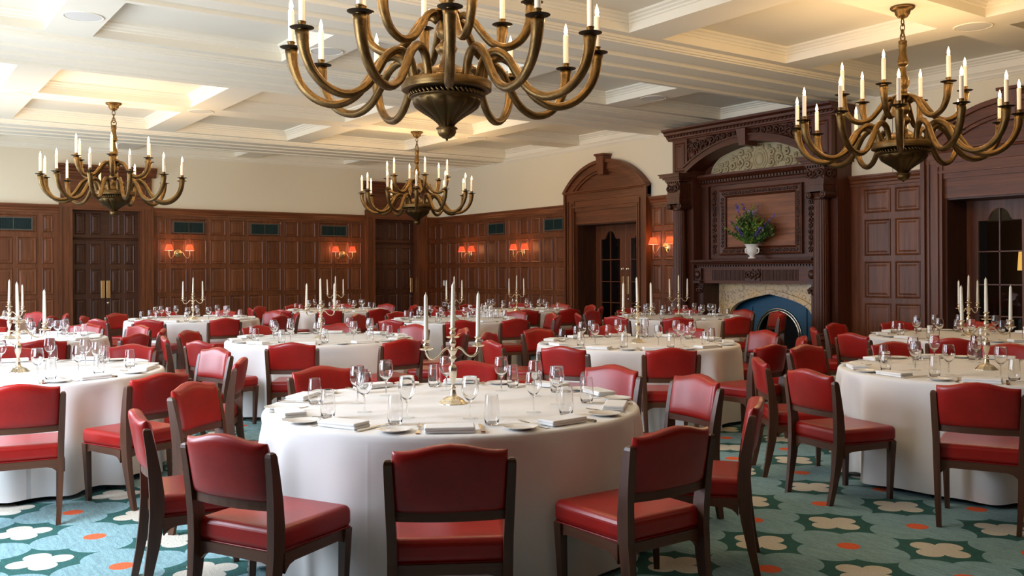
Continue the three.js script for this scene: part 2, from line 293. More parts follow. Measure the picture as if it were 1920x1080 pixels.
// window wall at the left of the camera and the wall behind it, both outside the picture
const wallLeft = structure('wall_left');
{
  let z = ZB - 0.3; const sp = [...WIN].sort((a, b) => a[0] - b[0]), X0 = XL - WT, add = (a, b, y0, y1) => { if (y1 > 2.95) mesh('plaster', bb(X0, XL, Math.max(y0, 2.95), y1, a, b), M.paint, wallLeft); if (y0 < 2.95) mesh('wainscot', bb(X0, XL, y0, Math.min(y1, 2.95), a, b), M.oakB, wallLeft); };
  for (const [c, w] of sp) { add(z, c - w / 2, 0, 4.6); add(c - w / 2, c + w / 2, 0, WY0); add(c - w / 2, c + w / 2, WY1, 4.6); z = c + w / 2; }
  add(z, ZF + 0.3, 0, 4.6);
  sp.forEach(([c, w], i) => {
    const g = structure('window_' + (i + 1)); g.position.set(XL - 0.24, (WY0 + WY1) / 2, c); g.rotation.y = Math.PI / 2;
    const h = WY1 - WY0, bars = [bb(-w / 2, -w / 2 + 0.06, -h / 2, h / 2, -0.03, 0.03), bb(w / 2 - 0.06, w / 2, -h / 2, h / 2, -0.03, 0.03), bb(-w / 2, w / 2, h / 2 - 0.06, h / 2, -0.03, 0.03), bb(-w / 2, w / 2, -h / 2, -h / 2 + 0.06, -0.03, 0.03), bb(-0.02, 0.02, -h / 2, h / 2, -0.02, 0.02), bb(-w / 2, w / 2, 0.58, 0.62, -0.02, 0.02)];
    mesh('window_frame', join(bars), M.white, g);
    for (const s of [-1, 1]) for (const [y0, y1] of [[-h / 2 + 0.06, 0.58], [0.62, h / 2 - 0.06]]) mesh('pane', new THREE.PlaneGeometry(w / 2 - 0.08, y1 - y0).translate(s * (w / 4 - 0.02), (y0 + y1) / 2, 0), M.pane, g);
    mesh('window_sill', rb(-w / 2 - 0.1, w / 2 + 0.1, -h / 2 - 0.05, -h / 2, 0.0, 0.34, 0.01), M.oakA, g);
  });
}
const wallFront = structure('wall_front');
mesh('plaster', bb(XL - 0.3, XR + 0.3, 2.95, 4.6, ZF, ZF + 0.3), M.paint, wallFront);
mesh('wainscot', bb(XL - 0.3, XR + 0.3, 0, 2.95, ZF, ZF + 0.3), M.oakB, wallFront);
// ---------------------------------------------------------------- doors
// panelled doors in the far wall, under a tall oak head with a cornice
function panelledDoor(n, x0, x1, leaves, colsPerLeaf, pulls) {
  const d = structure('door_' + n); d.position.set(0, 0, ZB);
  const o0 = x0 - 0.26, o1 = x1 + 0.26;
  for (const [a, b] of [[o0, x0], [x1, o1]]) {
    const s = a < x0 ? 1 : -1, e = s > 0 ? a : b;
    mesh('jamb', join([bb(a, b, 0, 3.02, 0, 0.09), bb(Math.min(e, e + s * 0.05), Math.max(e, e + s * 0.05), 0, 3.02, 0.09, 0.115), bb(Math.min(e + s * 0.2, e + s * 0.26), Math.max(e + s * 0.2, e + s * 0.26), 0, 2.96, 0.09, 0.105)]), M.oakA, d);
    mesh('reveal', bb(s > 0 ? x0 - 0.03 : x1 - 0.012, s > 0 ? x0 + 0.012 : x1 + 0.03, 0, 2.95, -0.3, 0.02), M.oakB, d);
  }
  const head = mesh('door_head', join([bb(o0, o1, 2.95, 3.14, 0, 0.1, 0), bb(o0 + 0.03, o1 - 0.03, 3.14, 3.72, 0, 0.07, 0), bb(x0, x1, 2.9, 2.95, -0.22, 0.09, 0)]), M.oakA, d);
  mesh('panel', at(rings(o1 - o0 - 0.3, 0.42, PANEL, true, 0), (o0 + o1) / 2, 3.44, 0.07), M.oakB, head);
  mesh('cornice', moulding([[0, 3.68], [0.07, 3.68], [0.085, 3.7], [0.09, 3.74], [0.13, 3.78], [0.14, 3.82], [0.18, 3.85], [0.185, 3.9], [0, 3.91]], o0 - 0.07, o1 + 0.07), M.oakB, head);
  const wl = (x1 - x0) / leaves, Z = -0.2;
  const tr = mesh('transom', bb(x0, x1, 2.245, 2.9, Z - 0.05, Z, 0), M.oakDoor, d);
  mesh('transom_rail', moulding([[Z, 2.24], [Z + 0.03, 2.24], [Z + 0.035, 2.26], [Z + 0.02, 2.28], [Z, 2.29]], x0, x1), M.oakDoor, tr);
  for (let l = 0; l < leaves; l++) {
    const a = x0 + l * wl + 0.004, b = a + wl - 0.008, leaf = mesh('door_leaf', bb(a, b, 0.01, 2.235, Z - 0.05, Z), M.oakDoor, d);
    const pw = (b - a - 0.1 * (colsPerLeaf + 1)) / colsPerLeaf;
    for (let c = 0; c < colsPerLeaf; c++) {
      const p0 = a + 0.1 + c * (pw + 0.1);
      panel(tr, p0, p0 + pw, 2.36, 2.84, Z, [M.oakDoor]);
      for (const [y0, y1] of [[1.69, 2.145], [1.02, 1.585], [0.35, 0.91]]) panel(leaf, p0, p0 + pw, y0, y1, Z, [M.oakDoor]);
    }
    const px = pulls[l];
    if (px !== undefined) {
      mesh('pull_handle', join([rb(px - 0.043, px + 0.043, 0.92, 1.32, Z + 0.045, Z + 0.06, 0.007), bb(px - 0.012, px + 0.012, 0.96, 0.985, Z, Z + 0.05), bb(px - 0.012, px + 0.012, 1.255, 1.28, Z, Z + 0.05)]), M.polished, leaf);
      if (l === leaves - 1) mesh('lock', at(lathe([[0, 0.012], [0.02, 0.012], [0.027, 0.008], [0.03, 0]], 20), 0, 0, 0, Math.PI / 2).translate(px, 0.81, Z), M.silver, leaf);
    }
  }
  mesh('void', bb(x0 - 0.02, x1 + 0.02, 0, 2.95, -0.34, -0.3), M.black, d);
  return d;
}
panelledDoor(1, 3.87, 5.33, 2, 2, [4.54, 4.66]);
panelledDoor(2, 11.27, 12.6, 1, 3, [12.5]);
// glazed doors deep in arched oak surrounds in the fireplace wall
function archedDoor(n, c) {
  const d = structure('door_' + n); d.position.set(XR, 0, c); d.rotation.y = -Math.PI / 2;
  const W2 = 1.355, I = 1.03, R = (W2 * W2 + 0.63 * 0.63) / (2 * 0.63), cy = 3.26 + 0.63 - R;
  for (const s of [-1, 1]) {
    const q = (a, b) => [Math.min(s * a, s * b), Math.max(s * a, s * b)];
    const J = (a, b, z0, z1, y1) => bb(...q(a, b), 0, y1, z0, z1);
    mesh('jamb', join([J(I, W2, 0, 0.1, 3.26), J(1.29, W2, 0.1, 0.15, 3.26), J(1.23, 1.26, 0.1, 0.12, 3.1), J(1.09, 1.13, 0.1, 0.125, 3.0), J(I, 1.06, 0.1, 0.115, 2.9)]), M.oakA, d);
    mesh('reveal', bb(...q(I - 0.03, I + 0.03), 0, 2.53, -0.6, 0.03), M.oakDoor, d);
  }
  mesh('reveal', bb(-I, I, 2.505, 2.55, -0.6, 0.02, 0), M.oakDoor, d);
  const head = mesh('door_head', join([bb(-W2, W2, 3.05, 3.26, 0, 0.11, 0), bb(-I, I, 2.53, 2.86, 0, 0.05, 0), bb(-1.2, 1.2, 2.86, 3.05, 0, 0.08, 0), bb(-1.1, 1.1, 2.9, 2.94, 0.08, 0.115, 0), bb(-1.06, 1.06, 2.82, 2.86, 0.05, 0.08, 0)]), M.oakC, d);
  mesh('moulding', moulding([[0.1, 3.2], [0.14, 3.205], [0.15, 3.23], [0.17, 3.24], [0.17, 3.265], [0, 3.27]], -W2 - 0.02, W2 + 0.02), M.oakC, head);
  const a0 = Math.asin(W2 / R), seg = (r0, r1, z0, z1) => { const s = new THREE.Shape(); s.absarc(0, cy, r1, Math.PI / 2 + Math.acos((3.26 - cy) / r1), Math.PI / 2 - Math.acos((3.26 - cy) / r1), true); s.absarc(0, cy, r0, Math.PI / 2 - Math.acos((3.26 - cy) / r0), Math.PI / 2 + Math.acos((3.26 - cy) / r0), false); return uvm(new THREE.ExtrudeGeometry(s, { depth: z1 - z0, bevelEnabled: true, bevelSize: 0.008, bevelThickness: 0.008, bevelSegments: 2, curveSegments: 40 }).translate(0, 0, z0), 0); };
  const ty = new THREE.Shape(); { const k = Math.acos((3.26 - cy) / (R - 0.02)); ty.absarc(0, cy, R - 0.02, Math.PI / 2 - k, Math.PI / 2 + k, false); }
  const tym = mesh('tympanum', uvm(new THREE.ExtrudeGeometry(ty, { depth: 0.04, bevelEnabled: false, curveSegments: 40 }), 0), M.oakB, d);
  mesh('arch_band', join([seg(R - 0.06, R, 0, 0.17), seg(R - 0.2, R - 0.05, 0, 0.11), seg(R - 0.25, R - 0.2, 0, 0.075)]), M.oakC, tym);
  mesh('keystone', loft([[0, 3.56, 0.1, 0.085, 0.1], [0, 3.96, 0.115, 0.125, 0.115], [0, 3.97, 0.13, 0.15, 0.13], [0, 4.01, 0.13, 0.15, 0.13]]), M.oakA, tym);
  // two leaves with an arched glazed opening, a mullion and three cross bars
  const Z = -0.5, LW = I - 0.04;
  for (const s of [-1, 1]) {
    const m = s * (0.004 + LW / 2), leaf = thingless('door_leaf', d); leaf.position.set(m, 0, Z);
    const hw = LW / 2, gl = hw - 0.17, sh = new THREE.Shape([[-hw, 0.02], [hw, 0.02], [hw, 2.5], [-hw, 2.5]].map(p => new THREE.Vector2(...p))), hole = new THREE.Path();
    hole.moveTo(-gl, 0.3); hole.lineTo(-gl, 2.2); hole.lineTo(-gl * 0.62, 2.2); hole.quadraticCurveTo(-gl * 0.5, 2.22, -gl * 0.46, 2.27); hole.quadraticCurveTo(-gl * 0.3, 2.38, 0, 2.38); hole.quadraticCurveTo(gl * 0.3, 2.38, gl * 0.46, 2.27); hole.quadraticCurveTo(gl * 0.5, 2.22, gl * 0.62, 2.2); hole.lineTo(gl, 2.2); hole.lineTo(gl, 0.3); hole.lineTo(-gl, 0.3); sh.holes.push(hole);
    mesh('stiles', extrude(sh, 0.035, 0.006, 10).translate(0, 0, -0.05), M.oakB, leaf);
    mesh('glazing_bars', join([bb(-0.009, 0.009, 0.3, 2.37, -0.045, -0.01), ...[0.77, 1.24, 1.735].map(y => bb(-gl, gl, y - 0.009, y + 0.009, -0.045, -0.01, 0))]), M.oakB, leaf);
    const ys = [0.3, 0.77, 1.24, 1.735, 2.36];
    for (const [x0, x1] of [[-gl, 0], [0, gl]]) for (let r = 0; r < 4; r++) mesh('pane', new THREE.PlaneGeometry(x1 - x0, ys[r + 1] - ys[r]).translate((x0 + x1) / 2, (ys[r] + ys[r + 1]) / 2, -0.03), M.pane, leaf);
    const kx = -s * (hw - 0.08);
    mesh('knob', at(lathe([[0, 0.055], [0.022, 0.05], [0.03, 0.038], [0.024, 0.026], [0.012, 0.02], [0.012, 0.008], [0.032, 0.006], [0.034, 0]], 20), 0, 0, 0, Math.PI / 2).translate(kx, 1.52, -0.006), M.silver, leaf);
    mesh('push_plate', rb(kx - 0.035, kx + 0.035, 0.97, 1.36, -0.008, 0.004, 0.004), M.polished, leaf);
    mesh('lock', at(lathe([[0, 0.012], [0.02, 0.012], [0.024, 0]], 16), 0, 0, 0, Math.PI / 2).translate(kx, 0.86, -0.006), M.silver, leaf);
  }
  return d;
}
function thingless(name, parent) { const g = new THREE.Group(); g.name = name; parent.add(g); return g; }
archedDoor(3, -15.25); archedDoor(4, -6.56);
// dim rooms behind the glazed doors
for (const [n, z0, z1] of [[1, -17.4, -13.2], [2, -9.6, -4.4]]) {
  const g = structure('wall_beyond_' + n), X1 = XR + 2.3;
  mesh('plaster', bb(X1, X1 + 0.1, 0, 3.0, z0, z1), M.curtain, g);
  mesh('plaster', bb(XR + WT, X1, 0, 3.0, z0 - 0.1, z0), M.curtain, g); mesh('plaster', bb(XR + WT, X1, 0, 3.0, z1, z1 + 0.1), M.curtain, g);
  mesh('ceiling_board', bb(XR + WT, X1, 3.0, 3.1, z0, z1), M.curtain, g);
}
// ---------------------------------------------------------------- fireplace: local x along the wall (towards the camera), z out into the room
{
  const F = thing('fireplace', 'tall carved dark oak fireplace with fluted columns, arched top and blue-lined hearth', 'fireplace', null, XR, 0, -11.0, -Math.PI / 2);
  const A = M.oakFire, C = M.carve;
  // scroll carving: spirals with leaf lobes, pushed flat against the plane
  const spiral = (x, y, r, turns, dir, th, ph = 0) => { const p = []; for (let k = 0; k <= 14; k++) { const t = k / 14, a = ph + dir * t * turns * 2 * Math.PI, q = r * (1 - 0.85 * t); p.push([x + Math.cos(a) * q, y + Math.sin(a) * q, th * (0.3 + 0.9 * t)]); } return tube(p, [th * 0.7, th, th * 0.9, th * 1.3], 22, 5); };
  const blob = (x, y, rx, ry, rz, a = 0) => at(new THREE.SphereGeometry(1, 8, 6).scale(rx, ry, rz), 0, 0, 0, 0, 0, a).translate(x, y, 0);
  const foliage = (x0, x1, yAt, size, th, n) => { const o = []; for (let k = 0; k < n; k++) { const x = x0 + (x1 - x0) * (k + 0.5) / n, [ya, yb] = yAt(x), y = (ya + yb) / 2, r = Math.min(size, (yb - ya) * 0.48); if (r < 0.015) continue; o.push(spiral(x, y, r, 1.4, k % 2 ? 1 : -1, th, rr(0, 6))); for (let q = 0; q < 5; q++) { const a = rr(0, 6.28), d = r * rr(0.7, 1.15), yy = y + Math.sin(a) * d; if (yy > ya && yy < yb) o.push(blob(x + Math.cos(a) * d, yy, r * 0.3, r * 0.13, th * 1.3, a + 0.6)); } } return join(o); };
  // side piers behind the columns, rising into the attic
  for (const s of [-1, 1]) {
    const x = s * 1.59, q = (a, b) => [Math.min(s * a, s * b), Math.max(s * a, s * b)];
    const pier = mesh('pier', join([bb(...q(1.36, 1.8), 0, 4.0, 0, 0.38), bb(...q(1.34, 1.82), 0, 0.3, 0.38, 0.68), bb(...q(1.33, 1.83), 0.3, 0.33, 0.36, 0.7), bb(...q(1.4, 1.78), 3.3, 3.96, 0.38, 0.5)]), A, F);
    mesh('panel', at(rings(0.26, 0.55, PANEL), x, 3.63, 0.5), A, pier);
    // fluted shaft
    const N = 20, sec = []; for (let k = 0; k < N * 6; k++) { const a = k / (N * 6) * 2 * Math.PI, f = Math.abs(Math.sin(a * N / 2)); sec.push([a, 1 - 0.085 * Math.pow(f, 0.6)]); }
    const pos = [], idx = [], hs = [[0.46, 0.13], [1.0, 0.132], [1.7, 0.126], [2.62, 0.112]];
    hs.forEach(([y, r]) => sec.forEach(([a, k]) => pos.push(x + Math.cos(a) * r * k, y, 0.52 + Math.sin(a) * r * k)));
    const n = sec.length; for (let h = 0; h < hs.length - 1; h++) for (let k = 0; k < n; k++) { const a = h * n + k, b = h * n + (k + 1) % n; idx.push(a, a + n, b, b, a + n, b + n); }
    const sh = new THREE.BufferGeometry(); sh.setAttribute('position', new THREE.Float32BufferAttribute(pos, 3)); sh.setIndex(idx); sh.computeVertexNormals();
    const col = mesh('column', uvm(flat(sh)), A, F);
    mesh('column_base', lathe([[0.16, 0.33], [0.175, 0.35], [0.175, 0.375], [0.155, 0.39], [0.15, 0.41], [0.16, 0.425], [0.155, 0.45], [0.135, 0.465]], 32).translate(x, 0, 0.52), A, col);
    const cap = [lathe([[0.112, 2.61], [0.125, 2.63], [0.125, 2.65], [0.115, 2.66], [0.14, 2.7], [0.15, 2.72]], 32).translate(x, 0, 0.52), bb(x - 0.17, x + 0.17, 2.74, 2.79, 0.35, 0.69)];
    for (const t of [-1, 1]) cap.push(at(new THREE.TorusGeometry(0.045, 0.018, 8, 18), x + t * 0.14, 2.69, 0.665), at(new THREE.CylinderGeometry(0.024, 0.024, 0.06, 12), 0, 0, 0, Math.PI / 2).translate(x + t * 0.14, 2.69, 0.65), at(new THREE.CylinderGeometry(0.058, 0.058, 0.27, 18), 0, 0, 0, Math.PI / 2).translate(x + t * 0.14, 2.69, 0.52));
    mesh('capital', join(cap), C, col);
    // entablature block over the column
    const ent = mesh('entablature', join([bb(x - 0.16, x + 0.16, 2.79, 2.85, 0, 0.68), bb(x - 0.175, x + 0.175, 2.85, 2.93, 0, 0.69), bb(x - 0.165, x + 0.165, 2.93, 3.13, 0, 0.67)]), A, F);
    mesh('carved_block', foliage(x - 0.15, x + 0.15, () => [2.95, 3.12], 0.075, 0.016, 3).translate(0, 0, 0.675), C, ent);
    if (s > 0) mesh('carved_block', foliage(-0.62, -0.2, () => [2.95, 3.12], 0.075, 0.016, 4).rotateY(Math.PI / 2).translate(x + 0.168, 0, 0), C, ent);
    mesh('dentils', join(Array.from({ length: 7 }, (_, k) => bb(x - 0.16 + k * 0.05, x - 0.135 + k * 0.05, 3.13, 3.165, 0.66, 0.7))), C, ent).userData.kind = 'stuff';
    mesh('cornice', join([bb(x - 0.19, x + 0.19, 3.16, 3.2, 0, 0.71), bb(x - 0.22, x + 0.22, 3.2, 3.235, 0, 0.745), bb(x - 0.26, x + 0.26, 3.235, 3.285, 0, 0.79), bb(x - 0.28, x + 0.28, 3.285, 3.305, 0, 0.81)]), A, ent);
  }
  // arched attic front
  const R = (1.42 * 1.42 + 0.42 * 0.42) / 0.84, cy = 3.75 - R, yArc = (x, r = R) => cy + Math.sqrt(Math.max(0, r * r - x * x));
  { const s = new THREE.Shape(); s.moveTo(-1.42, 3.33); for (let k = 0; k <= 40; k++) { const x = -1.42 + 2.84 * k / 40; s.lineTo(x, yArc(x)); } s.lineTo(1.42, 3.98); s.lineTo(-1.42, 3.98);
    const att = mesh('attic', extrude(s, 0.2).translate(0, 0, 0.26), A, F);
    const band = (r0, r1, z0, z1) => { const b = new THREE.Shape(), n = 40; for (let k = 0; k <= n; k++) { const a = -0.62 + 1.24 * k / n; const px = Math.sin(a * 0.93) * r1, py = cy + Math.cos(a * 0.93) * r1; k ? b.lineTo(px, py) : b.moveTo(px, py); } for (let k = n; k >= 0; k--) { const a = -0.62 + 1.24 * k / n; b.lineTo(Math.sin(a * 0.93) * r0, cy + Math.cos(a * 0.93) * r0); } return uvm(new THREE.ExtrudeGeometry(b, { depth: z1 - z0, bevelEnabled: false }).translate(0, 0, z0), 0); };
    mesh('arch_band', join([band(R, R + 0.1, 0.1, 0.52), band(R + 0.1, R + 0.13, 0.3, 0.545)]), A, att);
    mesh('keystone', loft([[0, 3.68, 0.42, 0.07, 0.16], [0, 3.97, 0.44, 0.105, 0.18]]), A, att);
    for (const t of [-1, 1]) {
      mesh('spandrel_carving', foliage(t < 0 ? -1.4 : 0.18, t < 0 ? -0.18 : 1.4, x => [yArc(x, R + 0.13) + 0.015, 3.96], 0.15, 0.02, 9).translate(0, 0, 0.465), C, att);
      mesh('boss', join([blob(t * 1.27, 3.66, 0.075, 0.1, 0.06), at(new THREE.TorusGeometry(0.1, 0.018, 6, 20).scale(1, 1.25, 1), t * 1.27, 3.66, 0)]).translate(0, 0, 0.47), A, att);
    }
  }
  const crown = mesh('crown_cornice', join([moulding([[0, 3.96], [0.52, 3.96], [0.53, 3.985], [0.56, 3.99], [0.57, 4.03], [0.63, 4.06], [0.64, 4.1], [0.7, 4.13], [0.71, 4.165], [0, 4.165]], -1.88, 1.88)]), A, F);
  mesh('egg_moulding', join(Array.from({ length: 46 }, (_, k) => blob(-1.82 + k * 0.081, 4.035, 0.028, 0.024, 0.018))).translate(0, 0, 0.585), C, crown).userData.kind = 'stuff';
  mesh('egg_moulding', join(Array.from({ length: 7 }, (_, k) => blob(-0.56 + k * 0.081, 4.035, 0.028, 0.024, 0.018))).rotateY(Math.PI / 2).translate(1.885, 0, 0), C, crown).userData.kind = 'stuff';
  // back board, overmantel and plaster lunette
  mesh('back_board', join([bb(-1.45, 1.45, 1.3, 3.97, 0, 0.06, 0), bb(-1.42, -1.2, 1.2, 3.3, 0.06, 0.14), bb(1.2, 1.42, 1.2, 3.3, 0.06, 0.14)]), A, F);
  const om = mesh('overmantel', bb(-1.18, 1.18, 1.7, 3.12, 0.06, 0.1, 0), A, F);
  mesh('center_panel', bb(-0.78, 0.78, 1.9, 2.82, 0.1, 0.105, 0), M.oakField, om);
  const fr = rings(1.86, 1.22, [[0, 0], [0.004, 0.05], [0.02, 0.06], [0.04, 0.05], [0.115, 0.042], [0.13, 0.055], [0.15, 0.04], [0.155, 0.005]], false, 0).translate(0, 2.365, 0.1);
  const frm = mesh('picture_frame', fr, A, om);
  { const o = []; const run = (x0, y0, x1, y1, n) => { for (let k = 0; k < n; k++) { const t = (k + 0.5) / n, x = x0 + (x1 - x0) * t, y = y0 + (y1 - y0) * t; o.push(blob(x, y, 0.03, 0.03, 0.014), spiral(x + rr(-0.01, 0.01), y, 0.03, 1.1, k % 2 ? 1 : -1, 0.007, rr(0, 6)).translate(0, 0, 0.004)); } };
    run(-0.85, 1.83, 0.85, 1.83, 26); run(-0.85, 2.9, 0.85, 2.9, 26); run(-0.85, 1.9, -0.85, 2.83, 14); run(0.85, 1.9, 0.85, 2.83, 14);
    mesh('frame_carving', join(o).translate(0, 0, 0.147), C, frm);
    mesh('carved_strip', join([-1.08, 1.08].map(x => foliage(-0.6, 0.6, () => [-0.05, 0.05], 0.05, 0.012, 12).rotateZ(Math.PI / 2).translate(x, 2.38, 0.105))), C, om); }
  const ic = mesh('inner_cornice', moulding([[0.06, 3.06], [0.16, 3.06], [0.17, 3.1], [0.2, 3.12], [0.2, 3.17], [0.25, 3.19], [0.3, 3.23], [0.305, 3.27], [0.06, 3.275]], -1.36, 1.36), A, F);
  mesh('dentils', join(Array.from({ length: 40 }, (_, k) => bb(-1.34 + k * 0.068, -1.3 + k * 0.068, 3.125, 3.165, 0.2, 0.235))), C, ic).userData.kind = 'stuff';
  { const s = new THREE.Shape(), n = 40, y = x => 3.275 + 0.5 * Math.sqrt(Math.max(0, 1 - (x / 1.14) ** 2)); s.moveTo(-1.14, 3.275); for (let k = 0; k <= n; k++) { const x = -1.14 * Math.cos(k / n * Math.PI); s.lineTo(x, y(x)); } s.lineTo(1.14, 3.275);
    const lun = mesh('lunette', extrude(s, 0.04, 0, 12).translate(0, 0, 0.06), M.plasterRelief, F), o = [];
    o.push(at(new THREE.TorusGeometry(0.11, 0.022, 8, 28).scale(1, 1.3, 1), 0, 3.47, 0), at(new THREE.TorusGeometry(0.155, 0.02, 8, 28).scale(1, 1.2, 1), 0, 3.47, 0), blob(0, 3.47, 0.095, 0.125, 0.05), blob(0, 3.67, 0.11, 0.035, 0.05), ...[-0.08, -0.04, 0, 0.04, 0.08].map(x => blob(x, 3.705, 0.016, 0.03, 0.04)));
    for (const t of [-1, 1]) {
      for (const [x, yy, r, d] of [[0.27, 3.39, 0.085, 1], [0.27, 3.56, 0.075, -1], [0.44, 3.45, 0.1, -1], [0.42, 3.62, 0.055, 1], [0.62, 3.39, 0.085, 1], [0.6, 3.53, 0.07, -1], [0.78, 3.36, 0.06, -1], [0.78, 3.46, 0.045, 1], [0.92, 3.34, 0.045, 1], [0.2, 3.66, 0.04, 1]]) { o.push(spiral(t * x, yy, r, 1.5, t * d, 0.022, rr(0, 6))); for (let q = 0; q < 7; q++) { const a = rr(0, 6.28), dd = r * rr(0.85, 1.2); if (yy + Math.sin(a) * dd > 3.295 && yy + Math.sin(a) * dd < y(x) - 0.03) o.push(blob(t * x + Math.cos(a) * dd, yy + Math.sin(a) * dd, r * 0.36, r * 0.17, 0.026, a + 0.7)); } }
      o.push(foliage(t < 0 ? -1.08 : 0.86, t < 0 ? -0.86 : 1.08, x => [3.295, y(x) - 0.02], 0.06, 0.016, 5)); }
    mesh('relief', join(o).translate(0, 0, 0.1), M.plasterRelief, lun);
    const rim = []; for (let k = 0; k < n; k++) { const t = k / n * Math.PI, t2 = (k + 1) / n * Math.PI; rim.push([-1.14 * Math.cos(t), 3.275 + 0.5 * Math.sin(t), 0.1]); if (k === n - 1) rim.push([1.14, 3.275, 0.1]); } mesh('rim', tube(rim, 0.022, 60, 6), M.plasterRelief, lun); }
  // mantel shelf, fluted frieze, corbels
  mesh('mantel_shelf', moulding([[0, 1.58], [0.38, 1.58], [0.39, 1.6], [0.42, 1.61], [0.43, 1.635], [0.47, 1.64], [0.475, 1.675], [0, 1.68]], -1.36, 1.36), A, F);
  const frz = mesh('frieze', bb(-1.34, 1.34, 1.24, 1.58, -0.2, 0.3, 0), A, F);
  for (const [a, b] of [[-0.98, -0.18], [0.18, 0.98]]) mesh('flutes', join(Array.from({ length: 26 }, (_, k) => at(new THREE.CylinderGeometry(0.011, 0.011, 0.19, 8), a + 0.02 + (b - a - 0.04) * k / 25, 1.39, 0.302))), C, frz).userData.kind = 'stuff';
  mesh('carved_tablet', join([bb(-0.16, 0.16, 1.28, 1.5, 0.3, 0.315), foliage(-0.15, 0.15, () => [1.3, 1.49], 0.08, 0.014, 3).translate(0, 0, 0.32), blob(0, 1.39, 0.04, 0.04, 0.03).translate(0, 0, 0.32)]), C, frz);
  mesh('dentils', join(Array.from({ length: 44 }, (_, k) => bb(-1.33 + k * 0.061, -1.295 + k * 0.061, 1.545, 1.575, 0.3, 0.33))), C, frz).userData.kind = 'stuff';
  for (const t of [-1, 1]) mesh('corbel', join([bb(t * 1.28 - 0.08, t * 1.28 + 0.08, 1.3, 1.52, 0.3, 0.36), blob(t * 1.28, 1.4, 0.07, 0.08, 0.05).translate(0, 0, 0.36), bb(t * 1.28 - 0.09, t * 1.28 + 0.09, 1.24, 1.29, 0.28, 0.4), foliage(t * 1.28 - 0.08, t * 1.28 + 0.08, () => [1.02, 1.22], 0.07, 0.018, 2).translate(0, 0, 0.3), bb(t * 1.3 - 0.09, t * 1.3 + 0.09, 0, 1.24, -0.16, 0.28)]), C, frz);
  // stone surround with a four-centred arch, blue register plate, steel ring and dark firebox
  const arch = (w, sp, top) => { const p = new THREE.Path(); p.moveTo(-w, 0); p.lineTo(-w, sp); p.bezierCurveTo(-w, sp + (top - sp) * 0.55, -w * 0.6, top - (top - sp) * 0.22, 0, top); p.bezierCurveTo(w * 0.6, top - (top - sp) * 0.22, w, sp + (top - sp) * 0.55, w, sp); p.lineTo(w, 0); p.lineTo(-w, 0); return p; };
  const ms = new THREE.Shape([[-1.34, 0], [1.34, 0], [1.34, 1.3], [-1.34, 1.3]].map(p => new THREE.Vector2(...p))); ms.holes.push(arch(0.93, 0.64, 1.05));
  const st = mesh('stone_surround', extrude(ms, 0.1, 0, 18).translate(0, 0, -0.25), M.marble, F);
  const m2 = new THREE.Shape(arch(1.0, 0.66, 1.125).getPoints(16)); m2.holes.push(arch(0.92, 0.635, 1.045)); mesh('arch_moulding', extrude(m2, 0.03, 0.012, 16).translate(0, 0, -0.165), M.marble, st);
  const RR = 0.45, RC = 0.27, bp = new THREE.Shape([[-1.0, 0], [1.0, 0], [1.0, 1.12], [-1.0, 1.12]].map(p => new THREE.Vector2(...p))), hp = new THREE.Path(); hp.moveTo(-RR, 0); hp.lineTo(-RR, RC); hp.absarc(0, RC, RR, Math.PI, 0, true); hp.lineTo(RR, 0); hp.lineTo(-RR, 0); bp.holes.push(hp);
  const plate = mesh('register_plate', extrude(bp, 0.03, 0, 24).translate(0, 0, -0.42), M.blue, F);
  mesh('raised_border', join([bb(-0.62, 0.62, 0.8, 0.83, -0.39, -0.372), bb(-0.62, -0.59, 0, 0.8, -0.39, -0.372), bb(0.59, 0.62, 0, 0.8, -0.39, -0.372)]), M.blue, plate);
  mesh('side_cheeks', join([bb(-0.99, -0.93, 0, 1.08, -0.42, -0.2), bb(0.93, 0.99, 0, 1.08, -0.42, -0.2), bb(-0.99, 0.99, 1.06, 1.12, -0.42, -0.2)]), M.blue, plate);
  const ringPts = r => { const p = [[-r, 0, 0], [-r, 0.13, 0]]; for (let k = 0; k <= 16; k++) { const a = Math.PI - k / 16 * Math.PI; p.push([Math.cos(a) * r, RC + Math.sin(a) * r, 0]); } p.push([r, 0.13, 0], [r, 0, 0]); return p; };
  mesh('steel_ring', join([tube(ringPts(RR + 0.01), 0.02, 60, 8), tube(ringPts(RR + 0.055), 0.013, 60, 8)]).translate(0, 0, -0.375), M.steel, plate);
  mesh('firebox', join([bb(-0.52, 0.52, 0, 0.8, -0.84, -0.82), bb(-0.52, -0.47, 0, 0.8, -0.82, -0.43), bb(0.47, 0.52, 0, 0.8, -0.82, -0.43), bb(-0.52, 0.52, 0.76, 0.8, -0.82, -0.43), bb(-0.52, 0.52, 0, 0.02, -0.82, -0.2)]), M.black, F);
  // vase of flowers on the mantel shelf
  const V = thing('flower_vase', 'white handled vase of purple and yellow-green flowers on the mantel shelf', 'vase', null, XR - 0.35, 1.68, -10.98, -Math.PI / 2); V.scale.setScalar(1.25);
  mesh('vase', lathe([[0, 0], [0.055, 0], [0.06, 0.012], [0.035, 0.03], [0.035, 0.04], [0.07, 0.07], [0.085, 0.12], [0.082, 0.16], [0.1, 0.195], [0.112, 0.205], [0.105, 0.205], [0.075, 0.17], [0, 0.16]], 28), M.china, V);
  for (const s of [-1, 1]) mesh('handle', tube([[s * 0.082, 0.15, 0], [s * 0.12, 0.14, 0], [s * 0.115, 0.09, 0], [s * 0.075, 0.075, 0]], 0.009, 14, 6), M.china, V);
